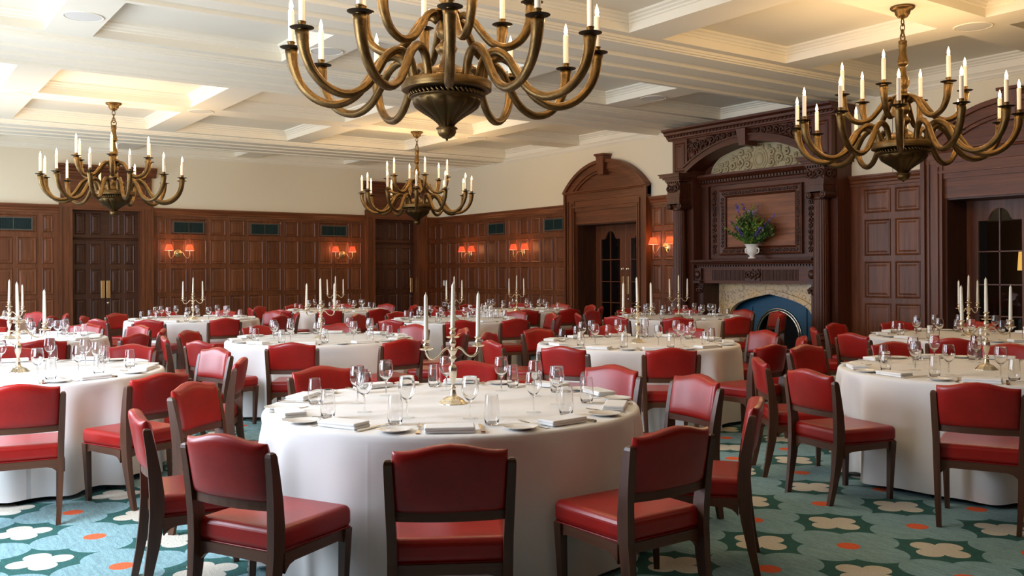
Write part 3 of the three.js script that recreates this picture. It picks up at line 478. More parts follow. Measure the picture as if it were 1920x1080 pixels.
  const leafG = (l, w) => { const g = new THREE.BufferGeometry(); g.setAttribute('position', new THREE.Float32BufferAttribute([0, 0, 0, w, l * 0.4, w * 0.3, 0, l, 0, 0, 0, 0, 0, l, 0, -w, l * 0.4, w * 0.3], 3)); g.computeVertexNormals(); return flat(g); };
  const sets = { stem: [], leaves: [], dark: [], purple: [], pale: [], sprig: [] };
  for (let k = 0; k < 130; k++) {
    const az = rr(0, 6.28), lean = Math.pow(rnd(), 0.6) * 1.15, len = rr(0.28, 0.62) * (1 - 0.2 * lean) * (k < 36 ? 1.15 : 0.95), dx = Math.cos(az) * Math.sin(lean), dz = Math.sin(az) * Math.sin(lean) * 0.55, dy = Math.cos(lean);
    const P = t => [dx * len * t * (0.6 + 0.4 * t) - 0.03, 0.17 + dy * len * t, Math.max(-0.1, dz * len * t)];
    sets.stem.push(tube([P(0), P(0.5), P(1)], 0.0028, 5, 3, false));
    const kind = k < 11 ? 'purple' : k < 17 ? 'pale' : k < 48 ? 'sprig' : k < 80 ? 'dark' : 'leaves', n = kind === 'purple' ? 34 : 22;
    for (let q = 0; q < n; q++) {
      const t = kind === 'purple' || kind === 'pale' ? rr(0.55, 1.02) : rr(0.2, 1.0), p = P(t), s = kind === 'leaves' || kind === 'dark' ? rr(0.05, 0.085) : rr(0.022, 0.04);
      const g = leafG(s, s * (kind === 'leaves' || kind === 'dark' ? 0.2 : 0.42)); at(g, 0, 0, 0, rr(-1.3, 1.3), rr(0, 6.28), rr(-1.2, 1.2)).translate(p[0] + rr(-0.012, 0.012), p[1], p[2] + rr(-0.012, 0.012)); sets[kind].push(g);
    }
    for (let q = 0; q < 6; q++) { const p = P(rr(0.15, 0.6)); sets.leaves.push(at(leafG(rr(0.05, 0.09), 0.012), 0, 0, 0, rr(-1.2, 1.2), rr(0, 6.28), rr(-1, 1)).translate(...p)); }
  }
  for (const [n, m, k] of [['stems', M.leafDark, 'stem'], ['leaves', M.leaf, 'leaves'], ['dark_leaves', M.leafDark, 'dark'], ['purple_flowers', M.bloom, 'purple'], ['lilac_flowers', M.bloomPale, 'pale'], ['yellow_green_sprigs', M.sprig, 'sprig']]) mesh(n, join(sets[k]), m, V).userData.kind = 'stuff';
}
// ---------------------------------------------------------------- small fittings on the walls and the ceiling
function vent(label, x, y, z, ry, w, h) {
  const v = thing('air_vent', label, 'vent', 'air vents in the oak panelling', x, y, z, ry);
  mesh('frame', rings(w, h, [[0, 0], [0, 0.022], [0.022, 0.022], [0.028, 0.006]], false), M.ventFrame, v);
  mesh('backing', bb(-w / 2 + 0.02, w / 2 - 0.02, -h / 2 + 0.02, h / 2 - 0.02, 0, 0.003), M.black, v);
  mesh('divider', bb(-0.006, 0.006, -h / 2 + 0.02, h / 2 - 0.02, 0.003, 0.018), M.ventFrame, v);
  const n = Math.round(w / 0.022); mesh('slats', join(Array.from({ length: n }, (_, k) => bb(-0.004, 0.004, -h / 2 + 0.025, h / 2 - 0.025, 0.003, 0.014).translate(-w / 2 + 0.03 + (w - 0.06) * k / (n - 1), 0, 0))), M.ventGrille, v).userData.kind = 'stuff';
}
for (const [x, t] of [[2.72, 'at the left edge, beside the double door'], [6.405, 'just right of the double door'], [8.26, 'midway along the back wall'], [10.11, 'just left of the single back door']]) vent('dark green grille vent high in panelling ' + t, x, 2.56, ZB + 0.035, 0, x < 3 ? 0.74 : 0.72, 0.28);
for (const [z, t] of [[-19.48, 'above the two far right wall lamps'], [-17.1, 'next to the arched glass door']]) vent('dark green grille vent high in panelling ' + t, XR - 0.035, 2.57, z, -Math.PI / 2, 0.72, 0.28);
// two-armed brass wall lamps with pleated red shades
function sconce(label, x, z, ry) {
  const s = thing('wall_lamp', label, 'wall lamp', 'red shaded wall lamps', x, 1.95, z, ry);
  mesh('back_plate', at(lathe([[0, 0.035], [0.02, 0.034], [0.03, 0.022], [0.055, 0.018], [0.062, 0.012], [0.085, 0.01], [0.092, 0]], 28), 0, 0, 0, Math.PI / 2).translate(0, 0, 0.02), M.polished, s);
  for (const t of [-1, 1]) {
    const a = mesh('arm', tube([[t * 0.02, 0.01, 0.05], [t * 0.08, 0.02, 0.1], [t * 0.13, -0.07, 0.13], [t * 0.19, -0.12, 0.14], [t * 0.23, -0.07, 0.14], [t * 0.235, 0.06, 0.14]], 0.008, 26, 7), M.polished, s);
    const N = 60, P = []; const ringAt = (y, r) => { const o = []; for (let k = 0; k < N; k++) { const q = k / N * 2 * Math.PI, rad = r * (1 + 0.025 * (k % 2 ? 1 : -1)); o.push([t * 0.235 + Math.cos(q) * rad, y, 0.14 + Math.sin(q) * rad]); } return o; };
    const A = ringAt(0.06, 0.098), B = ringAt(0.2, 0.055); for (let k = 0; k < N; k++) { const j = (k + 1) % N; P.push(...A[k], ...A[j], ...B[j], ...A[k], ...B[j], ...B[k]); }
    const g = new THREE.BufferGeometry(); g.setAttribute('position', new THREE.Float32BufferAttribute(P, 3)); g.computeVertexNormals();
    mesh('shade', flat(g), M.shade, a);
    mesh('shade_trim', at(new THREE.TorusGeometry(0.098, 0.003, 5, 40), 0, 0, 0, Math.PI / 2).translate(t * 0.235, 0.06, 0.14), M.white, a);
    mesh('bulb', new THREE.SphereGeometry(0.022, 12, 8).translate(t * 0.235, 0.12, 0.14), M.flame, a);
    const l = new THREE.PointLight(lin(1, 0.52, 0.22), 0.26); l.position.set(t * 0.235, 0.12, 0.14); l.castShadow = true; s.add(l);
  }
}
sconce('brass wall lamp with two red shades right of the double door', 6.155, ZB + 0.02, 0);
sconce('brass wall lamp with two red shades left of the single back door', 10.34, ZB + 0.02, 0);
sconce('brass wall lamp with two red shades nearest the far corner', XR - 0.02, -20.72, -Math.PI / 2);
sconce('brass wall lamp with two red shades left of the arched glass door', XR - 0.02, -18.34, -Math.PI / 2);
sconce('brass wall lamp with two red shades between arched door and fireplace column', XR - 0.02, -13.44, -Math.PI / 2);
{ const s = thing('light_switch', 'small white switch plate on the panelling by the far corner', 'light switch', null, XR - 0.02, 1.17, -22.1, -Math.PI / 2);
  mesh('plate', rb(-0.045, 0.045, -0.075, 0.075, 0, 0.012, 0.004), M.white, s); mesh('rocker', rb(-0.018, 0.018, -0.03, 0.03, 0.01, 0.017, 0.003), M.white, s);
  const p = thing('wall_socket', 'white and black socket plate low on the far corner panelling', 'socket', null, XR - 0.02, 0.59, -22.08, -Math.PI / 2);
  mesh('plate', rb(-0.1, 0.1, -0.06, 0.06, 0, 0.012, 0.004), M.white, p); mesh('outlets', join([bb(-0.075, -0.015, -0.035, 0.035, 0.012, 0.015), bb(0.02, 0.07, -0.03, 0.03, 0.012, 0.015)]), M.black, p); }
{ // flush round ceiling speakers on the crossings of the ribs
  const where = { x: ['leftmost line', 'second line from left', 'third line from left', 'rightmost line'], z: ['back', 'middle', 'front'] };
  [2.04, 4.91, 7.77, 10.645].forEach((x, i) => [-16.365, -11.05, -5.735].forEach((z, j) => {
    if (j === 2 && i < 3 || j === 1 && i === 2) return;
    const t = thing('ceiling_speaker', `round flush ceiling speaker, ${where.x[i]} of ribs, ${where.z[j]} row`, 'speaker', 'round ceiling speakers', x, HC, z);
    mesh('rim', lathe([[0.19, 0], [0.195, -0.008], [0.21, -0.01], [0.215, 0]], 36), M.ceil, t); mesh('grille', lathe([[0, -0.006], [0.19, -0.005], [0.192, 0]], 36), M.speaker, t);
  }));
}
// ---------------------------------------------------------------- chandeliers: twelve lower and six upper scrolled arms
function buildChandelier() {
  const c = new THREE.Group(), Y = 2.8;   // ring level
  mesh('canopy', lathe([[0, 4.3], [0.125, 4.3], [0.128, 4.285], [0.115, 4.27], [0.085, 4.26], [0.075, 4.22], [0.05, 4.185], [0.015, 4.17], [0, 4.16]], 28), M.brass, c);
  const chain = []; for (let k = 0; k < 3; k++) chain.push(at(new THREE.TorusGeometry(0.024, 0.006, 6, 14).scale(1, 1.7, 1), 0, 4.135 - k * 0.06, 0, 0, k * Math.PI / 2));
  chain.push(at(new THREE.TorusGeometry(0.04, 0.008, 6, 18).scale(1, 1.3, 1), 0, 3.965, 0)); mesh('chain', join(chain), M.brass, c);
  mesh('column', lathe([[0, 1.135], [0.04, 1.135], [0.045, 1.12], [0.04, 1.09], [0.046, 1.08], [0.036, 1.06], [0.038, 1.0], [0.05, 0.93], [0.055, 0.91], [0.058, 0.89], [0.052, 0.87], [0.03, 0.855], [0.03, 0.84], [0.042, 0.76], [0.058, 0.715], [0.066, 0.7], [0.066, 0.67], [0.06, 0.635], [0.04, 0.61], [0.045, 0.58], [0.07, 0.56], [0.1, 0.545], [0.1, 0.525], [0.06, 0.515], [0.055, 0.48], [0.06, 0.43], [0.072, 0.4], [0.066, 0.365], [0.036, 0.335], [0.036, 0.325], [0.066, 0.3], [0.08, 0.275], [0.066, 0.245], [0.04, 0.225], [0.042, 0.19], [0.06, 0.165], [0.1, 0.14], [0.16, 0.115], [0.2, 0.085], [0.215, 0.05], [0.21, 0.03]].map(([r, h]) => [r, Y + h]), 28), M.brass, c);
  mesh('ring', lathe([[0.2, 0.035], [0.315, 0.035], [0.325, 0.028], [0.325, -0.028], [0.315, -0.035], [0.26, -0.04], [0.2, -0.035]].map(([r, h]) => [r, Y + h]), 48), M.brass, c);
  const rope = (r, y, n, s) => Array.from({ length: n }, (_, k) => at(new THREE.SphereGeometry(1, 6, 5).scale(s * 0.55, s * 1.25, s * 0.7), 0, 0, 0, 0, 0, 0.75).translate(0, 0, r).rotateY(k / n * 2 * Math.PI).translate(0, Y + y, 0));
  mesh('rope_moulding', join([...rope(0.268, -0.062, 48, 0.018), ...rope(0.222, 0.05, 40, 0.018)]), M.brass, c);
  { const prof = [[0.262, -0.075], [0.262, -0.085], [0.248, -0.09], [0.246, -0.1], [0.25, -0.115], [0.235, -0.145], [0.2, -0.172], [0.165, -0.195], [0.13, -0.217], [0.095, -0.242], [0.068, -0.265], [0.055, -0.285]], n = 96, pos = [], idx = [];
    prof.forEach(([r, h], i) => { for (let k = 0; k <= n; k++) { const a = k / n * 2 * Math.PI, f = i > 3 ? 1 - 0.1 * (1 - Math.pow(Math.abs(Math.sin(a * 6)), 0.55)) * Math.min(1, (i - 3) / 2) : 1; pos.push(Math.cos(a) * r * f, Y + h, Math.sin(a) * r * f); } });
    for (let i = 0; i + 1 < prof.length; i++) for (let k = 0; k < n; k++) { const a = i * (n + 1) + k; idx.push(a, a + 1, a + n + 1, a + 1, a + n + 2, a + n + 1); }
    const g = new THREE.BufferGeometry(); g.setAttribute('position', new THREE.Float32BufferAttribute(pos, 3)); g.setIndex(idx); g.computeVertexNormals(); mesh('bowl', g, M.brass, c); }
  mesh('finial', lathe([[0.05, -0.282], [0.066, -0.29], [0.078, -0.298], [0.078, -0.304], [0.064, -0.31], [0.068, -0.325], [0.058, -0.35], [0.03, -0.37], [0.01, -0.376], [0.008, -0.386], [0, -0.392]].map(([r, h]) => [r, Y + h]), 24), M.brass, c);
  const low = [[0.27, -0.02], [0.272, 0.08], [0.31, 0.18], [0.39, 0.215], [0.48, 0.165], [0.56, 0.04], [0.65, -0.075], [0.78, -0.135], [0.92, -0.105], [1.03, -0.005], [1.085, 0.12], [1.1, 0.25]];
  const high = [[0.07, 0.475], [0.12, 0.51], [0.18, 0.485], [0.26, 0.38], [0.34, 0.295], [0.44, 0.265], [0.54, 0.31], [0.6, 0.41], [0.625, 0.56]];
  const parts = (pts, radii) => { const end = pts[pts.length - 1]; return { arm: tube(pts.map(([r, h]) => [r, Y + h, 0]), radii, 36, 10), x: end[0], y: Y + end[1] }; };
  const panG = lathe([[0.02, 0.004], [0.05, 0.006], [0.078, 0.014], [0.08, 0.017], [0.05, 0.012], [0.02, 0.012]], 24), sockG = lathe([[0.028, 0], [0.03, 0.01], [0.025, 0.014], [0.025, 0.045], [0.029, 0.05], [0.029, 0.055], [0.02, 0.056]], 16), candG = lathe([[0.021, 0.05], [0.021, 0.272], [0.016, 0.283], [0, 0.286]], 14), flG = lathe([[0, 0.283], [0.009, 0.287], [0.0155, 0.303], [0.014, 0.323], [0.006, 0.352], [0, 0.372]], 12);
  const tiers = [[parts(low, [0.028, 0.03, 0.031, 0.031, 0.03, 0.03, 0.03, 0.03, 0.03, 0.031, 0.033, 0.038, 0.046]), 12, 0], [parts(high, [0.026, 0.028, 0.029, 0.029, 0.029, 0.03, 0.032, 0.037, 0.045]), 6, Math.PI / 4]];
  for (const [p, n, ph] of tiers) for (let k = 0; k < n; k++) {
    const a = mesh('arm', p.arm, M.brass, c); a.rotation.y = -(ph + k / n * 2 * Math.PI);
    for (const [name, g, m] of [['drip_pan', panG, M.brassDark], ['socket', sockG, M.brass], ['candle', candG, M.tubeWax], ['flame', flG, M.flame]]) mesh(name, g, m, a).position.set(p.x, p.y, 0);
    const l = new THREE.PointLight(lin(1, 0.66, 0.34), 0.5); l.position.set(p.x, p.y + 0.318, 0); l.castShadow = true; l.shadow.radius = 0.6; a.add(l);
  }
  return c;
}
{
  const ch = buildChandelier(); ch.name = numbered('chandelier'); scene.add(ch);
  const lab = { '3.475,-5.735': 'largest brass chandelier, hanging nearest above the foreground table, top cut off', '9.21,-5.735': 'brass chandelier with lit candles at right, before the fireplace wall', '3.475,-16.365': 'brass chandelier with lit candles at left, before the double door', '9.21,-16.365': 'brass chandelier with lit candles, smallest and farthest, before the back corner' };
  Object.entries(lab).forEach(([k, t], i) => { const [x, z] = k.split(',').map(Number); const o = i ? ch.clone() : ch; if (i) { o.name = numbered('chandelier'); scene.add(o); } o.userData = {}; tag(o, t, 'chandelier', 'brass candle chandeliers'); o.position.set(x, 0, z); });
}
// ---------------------------------------------------------------- prototypes
// chair: origin on the floor under the seat, facing +z
function buildChair() {
  const c = new THREE.Group();
  const seat = new RoundedBoxGeometry(0.45, 0.095, 0.455, 4, 0.03), p = seat.attributes.position;
  for (let i = 0; i < p.count; i++) { const x = p.getX(i), y = p.getY(i), z = p.getZ(i), t = Math.max(0, y / 0.0475); p.setX(i, x * (1 + 0.015 * z / 0.22)); p.setY(i, y + t * 0.016 * (1 - (x / 0.24) ** 2) * (1 - (z / 0.24) ** 2)); }
  seat.computeVertexNormals(); seat.translate(0, 0.417, 0.005);
  const s = mesh('seat', uvm(seat, 2), M.leather, c);
  const pr = [[-0.212, 0.372, -0.212], [0.212, 0.372, -0.212], [0.219, 0.372, 0.222], [-0.219, 0.372, 0.222]];
  mesh('piping', join(pr.map((a, i) => tube([a, a.map((v, k) => (v + pr[(i + 1) % 4][k]) / 2), pr[(i + 1) % 4]], 0.004, 4, 5))), M.piping, s);
  const rail = (pts) => { const sh = new THREE.Shape(pts.map(q => new THREE.Vector2(...q))); return new THREE.ExtrudeGeometry(sh, { depth: 0.024, bevelEnabled: false }); };
  const prof = w => [[-w, 0.37], [-w, 0.29], [-w + 0.012, 0.305], [-w + 0.03, 0.32], [-w + 0.06, 0.328], [w - 0.06, 0.328], [w - 0.03, 0.32], [w - 0.012, 0.305], [w, 0.29], [w, 0.37]];
  mesh('seat_frame', uvm(join([rail(prof(0.215)).translate(0, 0, 0.2), rail(prof(0.2)).translate(0, 0, -0.226), at(rail(prof(0.2)), 0, 0, 0, 0, Math.PI / 2 - 0.05).translate(0.203, 0, 0.0), at(rail(prof(0.2)), 0, 0, 0, 0, Math.PI / 2 + 0.05).translate(-0.227, 0, 0.0)]), 0), M.walnut, c);
  for (const t of [-1, 1]) mesh('leg', loft([[t * 0.2, 0, 0.192, 0.0135, 0.0135], [t * 0.208, 0.3, 0.2, 0.019, 0.02], [t * 0.21, 0.37, 0.2, 0.021, 0.022]]), M.walnut, c);
  for (const t of [-1, 1]) mesh('leg', loft([[t * 0.2, 0, -0.287, 0.0135, 0.016], [t * 0.207, 0.12, -0.262, 0.015, 0.02], [t * 0.212, 0.26, -0.238, 0.017, 0.027], [t * 0.215, 0.38, -0.226, 0.018, 0.031], [t * 0.217, 0.48, -0.227, 0.018, 0.031], [t * 0.222, 0.58, -0.237, 0.0175, 0.027], [t * 0.226, 0.68, -0.252, 0.017, 0.022], [t * 0.229, 0.755, -0.266, 0.016, 0.0185], [t * 0.2295, 0.768, -0.268, 0.013, 0.015], [t * 0.2295, 0.774, -0.269, 0.007, 0.008]]), M.walnut, c);
  // upholstered back: serpentine top edge, bowed in plan, raked
  const top = x => { const u = Math.abs(x) / 0.215; return 0.806 + 0.03 * 0.5 * (1 + Math.cos(Math.PI * Math.min(1, u * 1.12))); };
  const back = (x, y) => -0.245 - 0.03 * (1 - (x / 0.22) ** 2) + 0.006 - 0.18 * (y - 0.6) + 0.008;
  const nu = 18, nv = 12, pos = [], idx = [], uv = [], id = (f, i, j) => f * (nu + 1) * (nv + 1) + j * (nu + 1) + i;
  for (const f of [0, 1]) for (let j = 0; j <= nv; j++) for (let i = 0; i <= nu; i++) {
    const e = (k, n) => Math.sin((k / n - 0.5) * Math.PI * 0.999) , ed = v => Math.sign(v) * Math.pow(Math.abs(v), 0.75);
    const u = ed(e(i, nu)), v = 0.5 + 0.5 * ed(e(j, nv)), x = u * 0.214, y = 0.572 + (top(x) - 0.572) * v;
    const g = Math.pow(Math.max(0, 1 - Math.pow(Math.abs(u), 9)), 0.42) * Math.pow(Math.max(0, 1 - Math.pow(Math.abs(2 * v - 1), 9)), 0.42);
    pos.push(x, y, back(x, y) + (f ? -0.03 : 0.032 + 0.008 * (1 - u * u)) * g); uv.push(x, y);
  }
  for (const f of [0, 1]) for (let j = 0; j < nv; j++) for (let i = 0; i < nu; i++) { const a = id(f, i, j), b = id(f, i + 1, j), d = id(f, i, j + 1), e = id(f, i + 1, j + 1); f ? idx.push(a, d, b, b, d, e) : idx.push(a, b, d, b, e, d); }
  let bg = new THREE.BufferGeometry(); bg.setAttribute('position', new THREE.Float32BufferAttribute(pos, 3)); bg.setIndex(idx); bg = mergeVertices(bg, 1e-5); bg.computeVertexNormals(); bg.setAttribute('uv', new THREE.Float32BufferAttribute(Array.from({ length: bg.attributes.position.count }, (_, k) => [bg.attributes.position.getX(k), bg.attributes.position.getY(k)]).flat(), 2));
  mesh('backrest', bg, M.leather, c);
  const rp = []; for (let k = 0; k <= 8; k++) { const x = -0.212 + 0.424 * k / 8; rp.push([x, back(x, 0.56)]); }
  const rs = new THREE.Shape(); rp.forEach(([x, z], k) => k ? rs.lineTo(x, -(z + 0.014)) : rs.moveTo(x, -(z + 0.014))); for (const [x, z] of [...rp].reverse()) rs.lineTo(x, -(z - 0.016));
  mesh('back_rail', uvm(new THREE.ExtrudeGeometry(rs, { depth: 0.034, bevelEnabled: true, bevelSize: 0.002, bevelThickness: 0.002, bevelSegments: 1 }).rotateX(-Math.PI / 2).translate(0, 0.541, 0), 0), M.walnut, c);
  return c;
}
// table: round top on a pedestal under a floor-length cloth that hangs in soft folds
const TT = 0.752, TR = 1.0;
function clothGeo(s) {
  seed = 1000 + s; const n = 240, ph = [rr(0, 6), rr(0, 6), rr(0, 6), rr(0, 6), rr(0, 6)], N = 13 + s % 3;
  const fold = a => { const w = a * N + ph[0] + 1.5 * Math.sin(3 * a + ph[1]) + 0.8 * Math.sin(5 * a + ph[2]), amp = 0.62 + 0.38 * Math.sin(4 * a + ph[3]) ; return amp * (1.7 * Math.pow(0.5 + 0.5 * Math.cos(w), 1.5) - 0.85) + 0.25 * Math.sin(2 * a + ph[4]) * 0.5; };
  const rowsP = [[0, 0], [0.4, 0], [0.8, 0], [0.94, 0], [0.98, -0.001], [0.993, -0.006], [1.0, -0.016], [1.003, -0.035]]; const seamRow = rowsP.length; for (let k = 0; k <= 16; k++) rowsP.push([null, k / 16]);
  const pos = [], idx = [], uv = [];
  rowsP.forEach(([r, h]) => { for (let k = 0; k <= n; k++) { const a = (k % n) / n * 2 * Math.PI; let R = r, y = TT + h; if (r === null) { const f = fold(a), t = h; R = 1.004 + 0.012 * t + 0.075 * f * Math.pow(t, 0.5); y = TT - 0.035 - t * (TT - 0.035 - 0.034 + 0.012 * f); } pos.push(Math.cos(a) * R, y, Math.sin(a) * R); r === null ? uv.push(a, y) : uv.push(Math.cos(a) * R, Math.sin(a) * R); } });
  for (let i = 0; i + 1 < rowsP.length; i++) if (i !== seamRow - 1) for (let k = 0; k < n; k++) { const a = i * (n + 1) + k, b = a + n + 1; idx.push(a, a + 1, b, b, a + 1, b + 1); }
  for (let k = 0; k <= n; k++) for (const c of [0, 1, 2]) { const a = ((seamRow - 1) * (n + 1) + k) * 3 + c; pos[a + (n + 1) * 3] = pos[a]; }
  const g = new THREE.BufferGeometry(); g.setAttribute('position', new THREE.Float32BufferAttribute(pos, 3)); g.setAttribute('uv', new THREE.Float32BufferAttribute(uv, 2)); g.setIndex(idx); g.computeVertexNormals();
  { const q = g.attributes.normal; for (let k = 0; k <= n; k++) { const a = (seamRow - 1) * (n + 1) + k, b = a + n + 1, v = new THREE.Vector3(q.getX(a) + q.getX(b), q.getY(a) + q.getY(b), q.getZ(a) + q.getZ(b)).normalize(); q.setXYZ(a, v.x, v.y, v.z); q.setXYZ(b, v.x, v.y, v.z); } }
  // close the seam of the normals
  const nn = g.attributes.normal; for (let i = 0; i < rowsP.length; i++) { const a = i * (n + 1), b = a + n, v = new THREE.Vector3(nn.getX(a) + nn.getX(b), nn.getY(a) + nn.getY(b), nn.getZ(a) + nn.getZ(b)).normalize(); nn.setXYZ(a, v.x, v.y, v.z); nn.setXYZ(b, v.x, v.y, v.z); }
  return g;
}
const clothG = [clothGeo(1), clothGeo(2), clothGeo(3), clothGeo(4)];
const topG = lathe([[0, TT - 0.035], [0.97, TT - 0.035], [0.985, TT - 0.02], [0.98, TT - 0.004], [0, TT - 0.004]], 48), pedG = lathe([[0, 0], [0.34, 0], [0.35, 0.015], [0.3, 0.04], [0.07, 0.06], [0.06, 0.1], [0.06, 0.66], [0.25, 0.7], [0.25, 0.717]], 32);
const bowlG = lathe([[0, 0.02], [0.004, 0.02], [0.0038, 0.075], [0.006, 0.085], [0.018, 0.0935], [0.033, 0.112], [0.0405, 0.133], [0.042, 0.15], [0.039, 0.178], [0.0345, 0.205], [0.0338, 0.2055], [0.0332, 0.205], [0.0375, 0.178], [0.0405, 0.15], [0.039, 0.1335], [0.0315, 0.113], [0.017, 0.0955], [0, 0.0905]], 28), footG = lathe([[0.0375, 0.0006], [0.036, 0.0024], [0.02, 0.0045], [0.006, 0.008], [0.004, 0.02]], 28);
const protoGlass = new THREE.Group(); mesh('bowl', bowlG, M.glass, protoGlass); mesh('foot', footG, M.pane, protoGlass);
const tumG = lathe([[0, 0.0006], [0.026, 0.0006], [0.031, 0.005], [0.0355, 0.03], [0.0368, 0.055], [0.0352, 0.085], [0.0318, 0.118], [0.0295, 0.14], [0.0288, 0.1406], [0.0281, 0.14], [0.0304, 0.118], [0.0337, 0.085], [0.0352, 0.055], [0.034, 0.031], [0.029, 0.014], [0.02, 0.011], [0, 0.0105]], 28);
const plateG = lathe([[0, 0.003], [0.05, 0.003], [0.053, 0.006], [0.078, 0.013], [0.08, 0.0145], [0.0785, 0.0155], [0.054, 0.0085], [0.05, 0.006], [0, 0.0055]], 36);
const napG = (() => { const l = []; for (let k = 0; k < 2; k++) { const g = new RoundedBoxGeometry(0.225, 0.0145, 0.112, 4, 0.0072), p = g.attributes.position; for (let i = 0; i < p.count; i++) { const x = p.getX(i), z = p.getZ(i); p.setY(i, p.getY(i) + 0.0016 * Math.sin(x * 22 + k * 2) + 0.0012 * Math.sin(z * 30 + k)); } g.computeVertexNormals(); l.push(at(g, 0.002 * k, 0.01 + k * 0.0135, -0.002 * k, 0, 0.01 * k)); } return uvm(join(l), 2); })();
const forkG = (() => { const o = [loft([[0, 0, 0, 0.011, 0.0017], [0, 0.03, 0, 0.008, 0.0017], [0, 0.1, -0.0005, 0.0032, 0.0019], [0, 0.13, -0.004, 0.004, 0.0015], [0, 0.142, -0.0065, 0.0115, 0.0012], [0, 0.152, -0.008, 0.0125, 0.0012]])]; for (const k of [-1.5, -0.5, 0.5, 1.5]) o.push(loft([[k * 0.0066, 0.15, -0.008, 0.0019, 0.0012], [k * 0.0066, 0.178, -0.009, 0.0017, 0.001], [k * 0.0062, 0.203, -0.0135, 0.0009, 0.0007]])); return join(o).rotateX(Math.PI / 2).translate(0, 0.0035, -0.1); })();
const knifeG = join([loft([[0, 0, 0, 0.009, 0.0045], [0, 0.01, 0, 0.0105, 0.0055], [0, 0.06, 0, 0.008, 0.0045], [0, 0.095, 0, 0.0065, 0.004]]), loft([[0.001, 0.095, 0, 0.009, 0.0013], [0.001, 0.19, 0, 0.0095, 0.001], [0.003, 0.215, 0, 0.006, 0.0008], [0.007, 0.226, 0, 0.0012, 0.0006]])]).rotateX(Math.PI / 2).translate(0, 0.0062, -0.11);
// candelabrum: two scrolled arms and a centre light on a baluster stem, chased round foot
function buildCandelabrum() {
  const c = new THREE.Group();
  const n = 64, prof = [[0.074, 0], [0.074, 0.004], [0.064, 0.009], [0.058, 0.018], [0.048, 0.027], [0.034, 0.033], [0.022, 0.04], [0.017, 0.055], [0.013, 0.075]], pos = [], idx = [];
  prof.forEach(([r, h], i) => { for (let k = 0; k <= n; k++) { const a = k / n * 2 * Math.PI, f = 1 + (i < 6 ? 0.055 : 0.02) * Math.cos(a * 8); pos.push(Math.cos(a) * r * f, h + (i > 1 && i < 6 ? 0.0018 * Math.cos(a * 16) : 0), Math.sin(a) * r * f); } });
  for (let i = 0; i + 1 < prof.length; i++) for (let k = 0; k < n; k++) { const a = i * (n + 1) + k; idx.push(a, a + n + 1, a + 1, a + 1, a + n + 1, a + n + 2); }
  const fg = new THREE.BufferGeometry(); fg.setAttribute('position', new THREE.Float32BufferAttribute(pos, 3)); fg.setIndex(idx); fg.computeVertexNormals(); mesh('foot', fg, M.silver, c);
  mesh('stem', lathe([[0.012, 0.073], [0.017, 0.083], [0.017, 0.088], [0.009, 0.095], [0.009, 0.105], [0.012, 0.12], [0.02, 0.145], [0.0235, 0.175], [0.023, 0.195], [0.015, 0.207], [0.008, 0.214], [0.008, 0.225], [0.014, 0.238], [0.021, 0.243], [0.021, 0.25], [0.013, 0.256], [0.013, 0.262], [0.024, 0.285], [0.024, 0.29], [0.012, 0.297], [0.01, 0.305], [0.018, 0.322], [0.019, 0.333], [0.011, 0.348], [0.009, 0.358]], 24), M.silver, c);
  const cup = () => join([lathe([[0.006, 0], [0.03, 0.003], [0.037, 0.008], [0.037, 0.01], [0.02, 0.006], [0.008, 0.006]], 24), lathe([[0.007, 0.004], [0.009, 0.012], [0.017, 0.022], [0.018, 0.032], [0.013, 0.038], [0.013, 0.046], [0.021, 0.054], [0.022, 0.057], [0.0125, 0.057]], 20)]);
  const cg = cup(); mesh('candle_cup', cg, M.silver, c).position.set(0, 0.352, 0);
  for (const s of [-1, 1]) { const a = mesh('arm', tube([[s * 0.012, 0.278, 0], [s * 0.035, 0.3, 0], [s * 0.062, 0.29, 0], [s * 0.092, 0.262, 0], [s * 0.128, 0.248, 0], [s * 0.158, 0.258, 0], [s * 0.172, 0.282, 0], [s * 0.174, 0.3, 0]], [0.007, 0.0065, 0.006, 0.0055, 0.0055, 0.006, 0.007, 0.008], 30, 8), M.silver, c); mesh('candle_cup', cg, M.silver, a).position.set(s * 0.174, 0.296, 0); }
  return c;
}
const taperG = lathe([[0, 0], [0.0125, 0], [0.0118, 0.1], [0.0092, 0.235], [0.006, 0.247], [0.0015, 0.25], [0.0012, 0.258], [0, 0.259]], 14);
